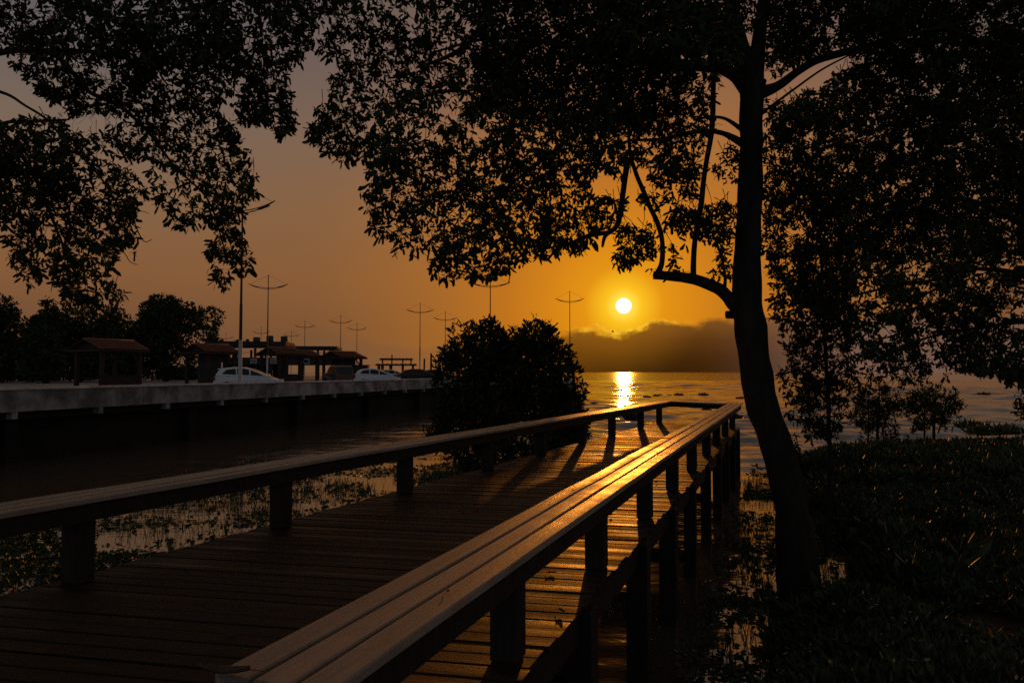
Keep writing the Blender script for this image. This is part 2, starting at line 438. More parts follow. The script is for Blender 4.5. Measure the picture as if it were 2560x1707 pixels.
sw = empty('sea_wall', quay(35, 0, 0), label='long grey concrete parapet above a dark quay wall, from left edge to big shrub', cat='sea wall')
a = MB()
p0, p1 = quay(4), quay(edge_far)
dirq = QD.normalized(); nq = Vector((-dirq.y, dirq.x, 0))
Lq = (p1 - p0).length; kq = 0.0
while kq < Lq - .1:
    q0 = p0 + dirq * kq; ln = min(6.6, Lq - kq) - .018; oz = random.uniform(-.008, .008)
    a.prism([q0 + Vector((0, 0, 1.72 + oz)), q0 + nq * .25 + Vector((0, 0, 1.72 + oz)), q0 + nq * .25 + Vector((0, 0, 2.42)), q0 + Vector((0, 0, 2.42))], dirq * ln); kq += 6.6
a.build('parapet', M['concrete'], sw)
a = MB(); a.prism([p0 - nq * .06 + Vector((0, 0, 2.423)), p0 + nq * .31 + Vector((0, 0, 2.423)), p0 + nq * .31 + Vector((0, 0, 2.50)), p0 - nq * .06 + Vector((0, 0, 2.50))], p1 - p0)
M['coping'] = mat('pale_concrete', (.55, .55, .55), .8, .2, var=.3, scale=1.5)
a.build('coping', M['coping'], sw)
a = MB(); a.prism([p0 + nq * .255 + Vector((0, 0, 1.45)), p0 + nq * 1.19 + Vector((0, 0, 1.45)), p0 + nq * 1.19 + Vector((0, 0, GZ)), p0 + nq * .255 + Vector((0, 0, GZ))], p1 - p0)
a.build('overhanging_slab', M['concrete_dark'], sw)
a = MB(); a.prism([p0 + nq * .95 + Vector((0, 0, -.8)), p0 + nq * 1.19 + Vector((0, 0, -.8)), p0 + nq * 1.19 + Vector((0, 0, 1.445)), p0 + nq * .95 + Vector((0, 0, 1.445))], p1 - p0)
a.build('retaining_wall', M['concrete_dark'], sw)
for i in range(22):
    d = 14 + i * 3.35
    b_ = MB(); c = quay(d, .16, 1.60); b_.box(c, (.20, .34, .235), rz=math.atan2(dirq.y, dirq.x) - R(90) + R(90))
    b_.build('bracket', M['concrete'], sw)
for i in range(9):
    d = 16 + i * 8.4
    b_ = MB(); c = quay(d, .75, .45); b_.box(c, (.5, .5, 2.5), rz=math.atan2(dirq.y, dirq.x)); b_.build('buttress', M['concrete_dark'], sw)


# right bank: height field with an irregular shoreline
SHORE = [(-2.2, -6), (-1.6, 0), (-.6, 2.0), (.9, 4.6), (1.9, 7.2), (2.9, 9.2), (4.3, 10.5), (5.1, 12.5), (6.3, 17), (7.5, 21), (9.5, 25), (13, 27.5), (22, 28.5), (70, 30)]


def shore_x(y):
    for (xa, ya), (xb, yb) in zip(SHORE[:-1], SHORE[1:]):
        if y <= yb: return xa + (xb - xa) * (y - ya) / (yb - ya)
    return 1e3


def bank_z(x, y):
    # signed distance-like measure from the shoreline
    best = 1e9; inside = False
    P = Vector((x, y))
    for (xa, ya), (xb, yb) in zip(SHORE[:-1], SHORE[1:]):
        A, B = Vector((xa, ya)), Vector((xb, yb)); t = max(0, min(1, (P - A).dot(B - A) / (B - A).length_squared))
        best = min(best, (P - (A + (B - A) * t)).length)
    inside = x > shore_x(y)
    s = best if inside else -best
    s += .5 * mnoise.noise(Vector((x * .5, y * .5, 3.1)))
    z = -.35 + .62 * max(0, min(1, (s + .5) / 1.6)) + .08 * max(0, s) ** .6
    near = max(0.0, min(1.0, (7.5 - y) / 6.5)) * max(0, min(1, (s + .3) / 2.0))
    z += 1.05 * near
    pud = math.hypot((x - 8.9) / 1.6, (y - 20.0) / .9)
    if pud < 1.6: z -= .5 * (1 - pud / 1.6)
    if y > 8: z -= .75 * max(0, mnoise.noise(Vector((x * .75, y * .55, 11.0))) - .30)
    return z + .05 * mnoise.noise(Vector((x * 1.3, y * 1.3, 0)))


def heightfield(x0, x1, y0, y1, nx, ny):
    V, F = [], []
    for j in range(ny + 1):
        for i in range(nx + 1):
            x = x0 + (x1 - x0) * i / nx; y = y0 + (y1 - y0) * j / ny
            V.append((x, y, bank_z(x, y)))
    for j in range(ny):
        for i in range(nx):
            k = j * (nx + 1) + i; F.append((k, k + 1, k + nx + 2, k + nx + 1))
    return V, F
V, F = heightfield(-4, 46, -8, 32, 210, 170)
g = MB(); g.add(V, F, True); tag(g.build('bank', M['bank']), kind='structure')

# ------------------------------------------------------------------ the wooden pier
DECK, RAIL = 1.40, 2.06
RW = .42
aL = math.atan(.4505); aR = math.atan(.372)
dL, dR = Vector((math.sin(aL), math.cos(aL), 0)), Vector((math.sin(aR), math.cos(aR), 0))
sL, sR = Vector((dL.y, -dL.x, 0)), Vector((dR.y, -dR.x, 0))      # to the right of travel


def LP(d, off=0.0, z=0.0):   # left rail: outer edge line, off to the right
    p = Vector((-3.70 + (d - 5.35) * .4505, d, 0)) + sL * off; p.z = z; return p


def RP(d, off=0.0, z=0.0):   # right rail: outer edge line, off to the left
    p = Vector((-.142 + (d - 3.28) * .372, d, 0)) - sR * off; p.z = z; return p

pier = empty('wooden_pier', (0.5, 12, DECK), label='long wooden pier with low plank-topped rails leading out over the lake', cat='pier')

# deck: cross boards clipped to the outline
deck_poly = [LP(-3, .04), LP(23.75, .02), RP(21.6, .05), RP(-3, .06)]


def clip_line(c, dvec, poly):
    """segment of the line c + t*dvec inside a convex polygon"""
    lo, hi = -1e9, 1e9; n = len(poly)
    for i in range(n):
        A, B = poly[i], poly[(i + 1) % n]; e = B - A; nn = Vector((e.y, -e.x, 0))      # outline runs clockwise seen from above: inside = right
        den = nn.dot(dvec); num = nn.dot(A - c)
        if abs(den) < 1e-9:
            if num > 0: return None
            continue
        t = num / den
        if den > 0: lo = max(lo, t)
        else: hi = min(hi, t)
    return (lo, hi) if hi > lo else None

bd = Vector((math.cos(R(11.5)), -math.sin(R(11.5)), 0)); bn_ = Vector((-bd.y, bd.x, 0))
dk = MB(); s = -4.0; BW = .148
Mdeck = Matrix(((bd.x, bn_.x, 0, 0), (bd.y, bn_.y, 0, 0), (0, 0, 1, 0), (0, 0, 0, 1)))
inv = Mdeck.inverted()
while s < 27:
    wdt = BW * random.choice((1, 1, 1, 1.02, .98)); gap = random.choice((.006, .008, .010, .014, .018))
    zo = random.uniform(-.004, .004); tl = random.uniform(-.012, .012)
    vs = []
    ok = True
    segs = [clip_line(bn_ * (s + q), bd, deck_poly) for q in (0.0, wdt)]
    if all(segs):
        e0, e1 = random.uniform(-.02, .015), random.uniform(-.015, .02)
        prof = [(0, -.035), (wdt, -.035), (wdt, -.004), (wdt - .006, 0), (.006, 0), (0, -.004)]
        ring = []
        for end in (0, 1):
            for q, z in prof:
                f = q / wdt; t = segs[0][end] * (1 - f) + segs[1][end] * f + (e0, e1)[end]
                p = bn_ * (s + q) + bd * t; p.z = DECK + zo + z + tl * (q - wdt / 2)
                ring.append(inv @ p)
        n = 6
        dk.add(ring, [tuple(range(n)), tuple(reversed(range(n, 2 * n)))] + [((i + 1) % n, i, n + i, n + (i + 1) % n) for i in range(n)])
    s += wdt + gap
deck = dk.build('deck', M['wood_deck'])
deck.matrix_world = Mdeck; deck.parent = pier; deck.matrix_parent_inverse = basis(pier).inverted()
# stringers and edge beams below the boards
for nm, A, B in (('edge_beam', LP(-3, .10, DECK - .15), LP(23.6, .10, DECK - .15)), ('edge_beam', RP(-3, .13, DECK - .15), RP(21.45, .13, DECK - .15)),
                 ('stringer', (LP(-3) + RP(-3)) / 2 + Vector((0, 0, DECK - .15)), (LP(23.3) + RP(21.3)) / 2 + Vector((0, 0, DECK - .15)))):
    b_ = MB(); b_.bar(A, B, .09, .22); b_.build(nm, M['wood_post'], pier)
b_ = MB(); b_.bar(LP(23.6, .2, DECK - .15), RP(21.5, .2, DECK - .15), .08, .2); b_.build('edge_beam', M['wood_post'], pier)


def rail(name, P0, dvec, svec, length, ends=(0.0, 0.0), nplank=3):
    """plank-topped low rail; local x runs along the rail, y across it"""
    Mx = Matrix(((dvec.x, svec.x, 0, P0.x), (dvec.y, svec.y, 0, P0.y), (0, 0, 1, RAIL), (0, 0, 0, 1)))
    rl = bpy.data.objects.new(name, None); COL.objects.link(rl); rl.matrix_world = Mx
    rl.parent = pier; rl.matrix_parent_inverse = basis(pier).inverted()
    pw = (RW - .019 * (nplank - 1)) / nplank
    bm = MB()
    for y in (.075, RW - .075): bm.bar((.01, y, -.108), (length - .01, y, -.108), .055, .14)
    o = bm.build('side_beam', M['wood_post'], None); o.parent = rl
    for k in range(nplank):
        x = 0.0; first = True
        y0 = k * (pw + .019)
        m = MB()
        while x < length - .2:
            L = min(random.uniform(3.6, 4.6), length - x)
            if length - x - L < 1.2: L = length - x
            n = max(2, int(L / .35)); vs, fs = [], []
            ph = random.uniform(0, 50); a0 = random.uniform(-.003, .003)
            prof = [(0, -.036), (pw, -.036), (pw, -.006), (pw - .007, 0), (.007, 0), (0, -.006)]
            for i in range(n + 1):
                xx = x + .002 + (L - .004) * i / n
                if i == 0 and first: xx += ends[0] * (y0 + pw / 2)
                if i == n and abs(x + L - length) < 1e-3: xx += ends[1] * (y0 + pw / 2)
                wv = .008 * mnoise.noise(Vector((xx * .9, ph, 0))); wy = .005 * mnoise.noise(Vector((xx * .7, ph + 9, 0)))
                for y, z in prof: vs.append((xx, y0 + y + wy, z + wv + a0 * (i / n - .5) * 2 + .0015 * (k - 1)))
            for i in range(n):
                for j in range(6):
                    a_, b2 = i * 6 + j, i * 6 + (j + 1) % 6
                    fs.append((a_, a_ + 6, b2 + 6, b2))
            fs += [tuple(range(6)), tuple(reversed(range(n * 6, n * 6 + 6)))]
            m.add(vs, fs); x += L; first = False
        o = m.build('top_plank', M['wood_top'], None); o.parent = rl
    return rl

lenL = (24.45 + 3) / dL.y; lenR = (22.4 - 2.215) / dR.y
railL = rail('handrail', LP(-3), dL, sL, lenL)
railR = rail('handrail', RP(2.215, RW) , dR, sR, lenR)
eL, eR = LP(24.3, RW + .01), RP(22.25, RW + .01)
dE = (eR - eL); lE = dE.length; dE.normalize(); sE = Vector((dE.y, -dE.x, 0))
railE = rail('handrail', eL - sE * (RW * .55), dE, sE, lE, nplank=2)


def post(p, h, parent, size=.155, rz=0.0, name='post', base=DECK, matl='wood_post'):
    m = MB(); m.box((p.x, p.y, base + h / 2), (size, size, h), rz=rz, bev=.012)
    return m.build(name, M[matl], parent)

for d in (-.4, 1.6, 3.7, 5.79, 7.82, 9.98, 12.25, 14.4, 16.6, 18.7, 21.3, 23.4):
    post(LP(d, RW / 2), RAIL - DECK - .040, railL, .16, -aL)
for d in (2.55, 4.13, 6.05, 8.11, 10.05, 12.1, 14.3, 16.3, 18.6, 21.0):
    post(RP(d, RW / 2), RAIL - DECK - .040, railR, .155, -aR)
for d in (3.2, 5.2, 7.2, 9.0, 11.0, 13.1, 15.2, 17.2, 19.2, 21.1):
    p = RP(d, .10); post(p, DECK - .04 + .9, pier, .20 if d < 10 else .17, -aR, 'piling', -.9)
for d in (2.0, 4.6, 7.2, 9.8, 12.4, 15, 17.6, 20.2, 22.9):
    p = LP(d, .22); post(p, DECK - .04 + .9, pier, .17, -aL, 'piling', -.9)
for i, d in enumerate((5.2, 9.0, 13.1, 17.2, 21.1)):
    b_ = MB(); b_.bar(RP(d, .02, .78), LP(d + 1.2, .3, .78), .07, .16); b_.build('cross_beam', M['wood_post'], pier)
for d0, d1 in ((9.0, 11.0), (13.1, 15.2)):
    b_ = MB(); b_.bar(RP(d0, .22, 1.15), RP(d1, .22, .25), .05, .12); b_.build('brace', M['wood_post'], pier)


# ------------------------------------------------------------------ trees close to the camera
def inpoly(x, y, poly):
    c = False; n = len(poly); j = n - 1
    for i in range(n):
        xi, yi = poly[i]; xj, yj = poly[j]
        if (yi > y) != (yj > y) and x < (xj - xi) * (y - yi) / (yj - yi) + xi: c = not c
        j = i
    return c


def area(poly):
    return abs(sum(poly[i][0] * poly[(i + 1) % len(poly)][1] - poly[(i + 1) % len(poly)][0] * poly[i][1] for i in range(len(poly)))) / 2


def fill(poly, tau, depth, thick, holes=(), clump=.55, rpx=175.0, seed=0.0, cs=95.0):
    """twig ends through a piece of crown that spans `poly` as seen at `depth`; clumped, with gaps"""
    xs = [p[0] for p in poly]; ys = [p[1] for p in poly]; out = []
    n = int(tau * area(poly) / rpx); tries = 0
    while len(out) < n and tries < n * 30:
        tries += 1
        x = random.uniform(min(xs), max(xs)); y = random.uniform(min(ys), max(ys))
        if not inpoly(x, y, poly): continue
        v = mnoise.noise(Vector((x / cs, y / cs, seed))) * .65 + mnoise.noise(Vector((x / (cs * .38), y / (cs * .38), seed + 5))) * .5
        keep = 1.0 if clump <= 0 else max(.03, min(1.0, .55 + v * 2.2 * clump))
        for hx, hy, hr, hk in holes:
            q = math.hypot(x - hx, y - hy) / hr
            if q < 1: keep *= hk + (1 - hk) * q ** 3
        if random.random() > keep: continue
        dd = depth + thick * (mnoise.noise(Vector((x / 210, y / 210, seed + 20))) * 1.1 + random.uniform(-.5, .5) * .9)
        out.append(at(x, y, dd))
    return out


def twigs_for(C, n_every, length, rad=.004):
    m = MB()
    for i in range(0, len(C), n_every):
        p = C[i]; q = p + Vector((random.uniform(-.5, .5), random.uniform(-.5, .5), random.uniform(.2, 1.0))).normalized() * length * random.uniform(.6, 1.5)
        mid = (p + q) / 2 + Vector((random.uniform(-1, 1), random.uniform(-1, 1), random.uniform(-1, 1))) * length * .12
        m.tube([p, mid, q], [rad * .6, rad, rad * 1.3], 4, cap=False)
    return m


def limb(pts, parent, depth=None, name='limb', seg=10, wob=.12, n=6):
    """pts: (fx, fy, width_px[, depth])"""
    P = []
    for q in pts:
        d = q[3] if len(q) > 3 else depth
        P.append((at(q[0], q[1], d), q[2] * d / FPX / 2))
    S = spline(P, n)
    m = MB(); m.tube([s_[0] for s_ in S], [max(s_[1], .003) for s_ in S], seg, wob=wob)
    return m.build(name, M['bark'], parent)


def crown(C, per, L0, parent, matl='leaf', name='crown', **kw):
    C = np.array([tuple(c) for c in C])
    V, F = rosettes(C, per, L0, **kw)
    return np_mesh(name, V, F, M[matl], parent)

# --- the lakeside tree in front of the sun
TD = 10.0
tree = empty('lakeside_tree', at(1996, 1450, TD), label='tall tree with a leaning dark trunk right of the pier, leafy crown over the sun', cat='tree')
limb([(2010, 1520, 125), (1996, 1450, 104), (1983, 1297, 84), (1965, 1198, 77), (1938, 1100, 77), (1905, 1014, 79), (1888, 919, 76), (1876, 820, 77), (1867, 700, 67), (1873, 543, 60), (1878, 400, 58), (1879, 300, 58), (1880, 205, 66)], tree, TD, 'trunk', 18, .16)
limb([(1880, 225, 60), (1866, 165, 44), (1848, 96, 36), (1826, 0, 32), (1800, -110, 26), (1790, -240, 18)], tree, TD)
limb([(1882, 225, 58), (1894, 128, 36), (1908, 10, 30), (1930, -120, 22), (1960, -240, 14)], tree, TD)
limb([(1874, 232, 44), (1840, 191, 32), (1799, 172, 27), (1751, 166, 26), (1687, 163, 24), (1623, 158, 22, 9.8), (1540, 135, 18, 9.6), (1430, 120, 15, 9.4), (1300, 95, 11, 9.2), (1200, 100, 8, 9.0), (1090, 130, 5, 8.9)], tree, TD)
limb([(1890, 235, 40), (1942, 217, 24), (1990, 182, 20), (2038, 153, 20), (2100, 134, 19, 9.8), (2160, 118, 15, 9.6), (2260, 90, 11, 9.4), (2400, 60, 8, 9.2)], tree, TD)
limb([(1900, 290, 12), (1917, 274, 7), (1990, 220, 6), (2054, 175, 5), (2120, 140, 4)], tree, TD)
limb([(1862, 362, 24), (1811, 335, 13), (1767, 328, 12), (1719, 333, 11), (1655, 348, 9), (1580, 352, 6), (1500, 370, 5)], tree, TD)
limb([(1862, 330, 14), (1815, 298, 8), (1776, 293, 7), (1735, 300, 5)], tree, TD)
limb([(1870, 790, 52), (1839, 765, 36), (1816, 739, 31), (1787, 717, 29), (1744, 701, 28), (1715, 695, 27), (1672, 690, 24), (1634, 688, 21)], tree, TD, n=8)
limb([(1862, 785, 22), (1840, 786, 22), (1815, 787, 19)], tree, TD, 'branch_stub')
limb([(1640, 692, 22), (1646, 680, 16), (1655, 655, 13), (1656, 607, 12), (1646, 563, 13), (1626, 520, 12), (1606, 472, 12), (1589, 431, 11), (1575, 380, 9), (1570, 300, 7)], tree, TD)
limb([(1734, 702, 22), (1733, 680, 15), (1737, 601, 13), (1752, 515, 15), (1760, 443, 13), (1767, 399, 13), (1780, 319, 14), (1784, 191, 13), (1788, 112, 12), (1792, 20, 10)], tree, TD)
limb([(1808, 729, 12), (1813, 701, 8), (1807, 658, 7), (1793, 612, 6), (1780, 580, 4)], tree, TD)
limb([(1570, 400, 16), (1563, 443, 15), (1554, 509, 14), (1543, 563, 14), (1514, 589, 11), (1506, 618, 6)], tree, TD)
limb([(1530, 580, 10), (1490, 586, 12), (1465, 591, 11), (1420, 610, 7), (1370, 620, 5)], tree, TD)
limb([(1190, 90, 14), (1175, 105, 13), (1150, 125, 12), (1100, 150, 9), (1040, 170, 6)], tree, 9.0)
limb([(1180, 240, 10), (1165, 230, 9), (1130, 228, 9), (1085, 234, 7), (1040, 250, 5)], tree, 9.0)
limb([(1560, 140, 12), (1500, 260, 12), (1420, 350, 10), (1330, 420, 8), (1230, 500, 6), (1150, 590, 4)], tree, 9.6)

shoots = MB(); sl = []
for (x0, y0), (x1, y1), n in (((1640, 684), (1730, 690), 9), ((1655, 655), (1626, 520), 6), ((1737, 601), (1760, 443), 6), ((1784, 191), (1767, 399), 6), ((1554, 509), (1514, 589), 6), ((1840, 600), (1850, 260), 7), ((1905, 640), (1905, 300), 6), ((1816, 739), (1744, 701), 3), ((1767, 328), (1655, 348), 5)):
    for k in range(n):
        t = random.random(); p = at(x0 + (x1 - x0) * t, y0 + (y1 - y0) * t, 10.0); v = Vector((random.uniform(-1, 1), random.uniform(-.6, .6), random.uniform(-.1, 1))).normalized(); pts = [p]
        for q in range(4): v = (v + Vector((random.uniform(-.5, .5), random.uniform(-.3, .3), random.uniform(-.2, .4)))).normalized() * .07; pts.append(pts[-1] + v)
        shoots.tube(pts, [.005, .004, .0035, .003, .002], 5, cap=False)
        if random.random() < .6: sl += pts[2:]
tag(shoots.build('side_shoots', M['bark'], tree), kind='stuff')
crown(sl, 3, .085, tree, name='shoot_leaves', wr=.4, jit=.01)
P3 = [(854, -90), (1850, -90), (1850, 165), (1790, 165), (1775, 320), (1745, 420), (1740, 470), (1700, 430), (1640, 425), (1600, 440), (1560, 425), (1540, 425), (1480, 425), (1470, 480), (1490, 500), (1490, 570), (1480, 600), (1440, 632), (1400, 625), (1374, 640), (1325, 640), (1275, 650), (1272, 680), (1245, 690), (1190, 695), (1153, 690), (1110, 700), (1095, 680), (1070, 668), (1102, 634), (1093, 616), (1053, 620), (1012, 630), (986, 600), (959, 590), (925, 572), (932, 554), (920, 531), (923, 522), (910, 496), (937, 446), (919, 420), (905, 360), (885, 362), (868, 400), (852, 400), (834, 380), (800, 366), (765, 328), (795, 308), (790, 272), (840, 246), (838, 232), (822, 205), (828, 187), (852, 170), (850, 152), (829, 150), (815, 134), (800, 104), (825, 89), (829, 71), (820, 49)]
H3 = [(1125, 258, 52, .15), (1200, 112, 22, .15), (1360, 340, 48, .45), (1150, 535, 36, .2), (1420, 470, 40, .5), (1310, 560, 40, .7), (1000, 480, 50, .6), (1740, 250, 45, .4), (1650, 200, 30, .5), (1545, 175, 18, .2), (960, 250, 60, .7), (1050, 330, 60, .6), (1210, 330, 50, .5), (1600, 400, 50, .55)]
C3 = fill(P3, 1.30, 9.3, 1.7, H3, .30, seed=1)
C3 += fill([(1180, -90), (1850, -90), (1850, 160), (1740, 165), (1700, 330), (1420, 330), (1190, 260)], 2.2, 10.0, 2.2, H3, .22, seed=2)
C3 += fill([(930, 380), (1300, 300), (1640, 380), (1470, 420), (1440, 600), (1300, 640), (1100, 660), (1060, 560), (960, 540)], .35, 8.8, 1.4, H3, .4, seed=3)
for poly, tau in (([(1540, 580), (1570, 560), (1600, 570), (1640, 585), (1650, 610), (1640, 635), (1612, 652), (1578, 668), (1535, 660), (1530, 650), (1542, 620)], 2.0),
                  ([(1490, 500), (1530, 490), (1555, 500), (1582, 520), (1582, 545), (1560, 540), (1525, 570), (1490, 575)], 1.2),
                  ([(1580, 485), (1610, 480), (1650, 490), (1645, 525), (1610, 522)], 1.2),
                  ([(1620, 440), (1660, 420), (1740, 430), (1745, 500), (1700, 510), (1655, 505)], 1.4),
                  ([(1660, 545), (1690, 518), (1760, 525), (1800, 500), (1840, 502), (1840, 588), (1820, 605), (1780, 606), (1760, 594), (1735, 584), (1690, 575), (1665, 570)], 2.2),
                  ([(1792, 610), (1832, 605), (1832, 690), (1805, 700), (1790, 690), (1780, 665), (1800, 650)], 1.3),
                  ([(1690, 590), (1715, 600), (1700, 660), (1685, 670), (1670, 660)], .5),
                  ([(1770, 430), (1842, 340), (1842, 450), (1800, 455)], 1.0)):
    C3 += fill(poly, tau, 9.9, .7, (), .2, seed=4)
crown(C3, 7, .092, tree)
C3e = []
for i in range(len(P3)):
    a_, b2 = P3[i], P3[(i + 1) % len(P3)]
    if min(a_[1], b2[1]) < 0 or a_[0] > 1560: continue
    for k in range(max(1, int(math.hypot(a_[0] - b2[0], a_[1] - b2[1]) / 15))):
        t = random.random(); C3e.append(at(a_[0] + (b2[0] - a_[0]) * t + random.uniform(-9, 9), a_[1] + (b2[1] - a_[1]) * t + random.uniform(-9, 6), 8.8 + random.uniform(-.5, .5)))
tag(crown(C3e, 6, .108, tree, name='hanging_sprigs', wr=.33, down=.7, spread=.6), kind='stuff')
# unseen crown clumps overhead, added to block sky light and shade the deck
Ct = fill([(760, -900), (2300, -900), (2300, -90), (760, -90)], .9, 9.8, 3.0, (), .4, rpx=900, seed=6)
crown(Ct, 7, .15, tree, name='unseen_shade_crown')
tag(twigs_for(C3, 5, .22).build('twigs', M['bark'], tree), kind='stuff')

# --- tree that overhangs from the left; its trunk stands outside the frame
lt = empty('overhanging_tree', at(-420, 1500, 9.5), label='tree reaching in from the left edge, its drooping leafy branches hanging above the parked cars', cat='tree')
limb([(-470, 1650, 150), (-430, 1450, 110), (-400, 1000, 90), (-380, 500, 80), (-330, 150, 70), (-250, 20, 60), (-160, -120, 50), (-60, -240, 40)], lt, 9.5, 'trunk', 16, .16)
limb([(-370, 300, 44), (-200, 190, 26), (0, 132, 15, 9.2), (128, 128, 13, 9.0), (239, 131, 11, 8.9), (330, 150, 8, 8.8), (420, 180, 6, 8.6)], lt, 9.5)
limb([(100, 130, 12), (137, 137, 11), (179, 179, 11), (223, 230, 11), (297, 265, 10), (370, 330, 8), (440, 420, 6), (520, 500, 5), (560, 620, 3)], lt, 8.9)
limb([(-370, 360, 30), (-150, 200, 14), (0, 230, 8, 9.2), (64, 265, 6, 9.0), (118, 300, 6, 9.0), (160, 350, 5, 8.9), (240, 430, 5, 8.8), (300, 520, 4, 8.8)], lt, 9.4)
limb([(-370, 520, 28), (-150, 380, 14), (0, 312, 9, 9.2), (60, 305, 8, 9.0), (166, 300, 6, 9.0)], lt, 9.4)
limb([(-20, 320, 14), (25, 350, 12), (80, 430, 10), (120, 520, 8), (160, 620, 6), (200, 710, 4)], lt, 9.0)
limb([(-250, 10, 40), (0, -60, 22), (150, 0, 14), (223, 25, 12), (287, 48, 11), (360, 40, 10), (383, 35, 9), (462, 22, 7), (560, 10, 6), (650, 54, 4)], lt, 9.2)
limb([(287, 560, 4), (318, 500, 4), (332, 522, 3), (337, 557, 3), (350, 590, 3), (364, 605, 2), (380, 598, 1.5)], lt, 8.9, seg=5)
limb([(318, 500, 3), (345, 505, 2), (366, 503, 1.5)], lt, 8.9, seg=5)
limb([(250, 600, 4), (287, 621, 3), (309, 631, 2.4), (326, 655, 2), (344, 662, 1.6)], lt, 8.9, seg=5)
limb([(335, 535, 3), (352, 528, 2), (372, 534, 1.5)], lt, 8.9, seg=5)
P1 = [(-90, -90), (860, -90), (850, 5), (800, 55), (772, 105), (745, 152), (715, 175), (655, 175), (620, 160), (595, 195), (552, 255), (528, 249), (542, 281), (565, 316), (600, 335), (594, 368), (626, 392), (612, 418), (628, 437), (642, 492), (609, 499), (602, 532), (605, 568), (588, 580), (602, 602), (622, 617), (620, 640), (634, 652), (618, 680), (600, 680), (561, 710), (528, 697), (545, 656), (555, 637), (518, 632), (522, 605), (560, 580), (515, 555), (518, 538), (485, 550), (456, 570), (429, 545), (424, 527), (388, 503), (395, 471), (392, 433), (376, 400), (340, 390), (310, 398), (308, 376), (278, 384), (228, 343), (281, 315), (308, 297), (275, 275), (236, 272), (200, 285), (179, 273), (160, 248), (137, 248), (108, 244), (85, 217), (66, 195), (33, 163), (29, 137), (-90, 137)]
H1 = [(606, 560, 30, .3), (604, 650, 24, .4), (608, 470, 20, .5), (95, 25, 42, .08), (625, 85, 26, .15), (415, 192, 24, .2), (262, 180, 46, .18), (425, 15, 24, .3), (700, 120, 30, .5), (150, 200, 30, .4), (560, 380, 22, .5), (440, 300, 30, .6), (505, 440, 25, .5), (740, 40, 30, .5), (230, 90, 24, .4), (330, 340, 26, .5), (460, 510, 24, .7)]
P1b = [(614, 190), (640, 195), (680, 175), (720, 196), (718, 250), (742, 308), (709, 338), (697, 330), (680, 306), (650, 306), (620, 310), (592, 308), (594, 265), (612, 235)]
P2 = [(-90, 300), (0, 300), (20, 306), (165, 302), (172, 325), (215, 353), (240, 402), (302, 414), (332, 440), (368, 477), (342, 495), (330, 529), (336, 554), (330, 586), (345, 622), (333, 630), (306, 611), (285, 615), (298, 652), (271, 675), (266, 650), (246, 641), (236, 615), (222, 624), (232, 659), (252, 688), (302, 722), (304, 745), (298, 760), (255, 762), (191, 762), (155, 756), (142, 710), (129, 685), (129, 637), (140, 605), (112, 605), (92, 612), (108, 685), (82, 705), (63, 707), (56, 682), (30, 674), (33, 627), (42, 599), (16, 568), (0, 556), (-90, 556)]
H2 = [(212, 468, 26, .15), (115, 575, 30, .25), (20, 560, 30, .4), (70, 350, 26, .5), (260, 560, 20, .5), (190, 640, 18, .5), (150, 320, 20, .3)]
C1 = fill(P1, 1.22, 8.9, 1.5, H1, .30, seed=11) + fill(P1b, 1.9, 8.7, .7, (), .3, seed=12)
C1 += fill([(380, -90), (850, -90), (720, 130), (560, 200), (330, 200)], .6, 9.4, 1.6, H1, .3, seed=13)
C1 += fill(P2, 1.35, 8.9, 1.3, H2, .3, seed=14) + fill([(-90, 340), (130, 340), (190, 470), (120, 540), (-90, 540)], .7, 9.4, 1.2, (), .3, seed=15)
C1 += fill([(0, 585), (20, 590), (25, 612), (0, 615)], 1.0, 8.9, .3, (), 0, seed=16)
C1 += fill([(200, 60), (420, 60), (420, 330), (260, 250)], .35, 9.0, 1.0, H1, .4, seed=17)
crown(C1, 7, .090, lt)
C1e = []
for PP in (P1, P1b, P2):
    for i in range(len(PP)):
        a_, b2 = PP[i], PP[(i + 1) % len(PP)]
        if min(a_[1], b2[1]) < 0 or min(a_[0], b2[0]) < 0: continue
        for k in range(max(1, int(math.hypot(a_[0] - b2[0], a_[1] - b2[1]) / 17))):
            t = random.random(); C1e.append(at(a_[0] + (b2[0] - a_[0]) * t + random.uniform(-9, 9), a_[1] + (b2[1] - a_[1]) * t + random.uniform(-9, 6), 8.7 + random.uniform(-.5, .5)))
tag(crown(C1e, 6, .10, lt, name='hanging_sprigs', wr=.33, down=.7, spread=.6), kind='stuff')
Ct = fill([(-700, -800), (900, -800), (900, -90), (-90, -90), (-90, 500), (-700, 500)], .8, 9.6, 2.6, (), .4, rpx=900, seed=18)
crown(Ct, 7, .15, lt, name='unseen_outer_crown')  # unseen foliage above and to the left, added to hold back sky light
tag(twigs_for(C1, 5, .2).build('twigs', M['bark'], lt), kind='stuff')
# fine hanging rootlets / bare twigs in the gap of the left crown
tw = MB()
for i in range(34):
    x, y = random.uniform(170, 300), random.uniform(160, 300); p = at(x, y, 8.9)
    pts = [p]; v = Vector((random.uniform(-.5, .5), 0, -random.uniform(.2, .8)))
    for k in range(5): v = (v + Vector((random.uniform(-.4, .4), random.uniform(-.3, .3), -.18))).normalized() * .075; pts.append(pts[-1] + v)
    tw.tube(pts, [.0035, .003, .0026, .002, .0016, .001], 4, cap=False)
tag(tw.build('bare_twigs', M['bark'], lt), kind='stuff')

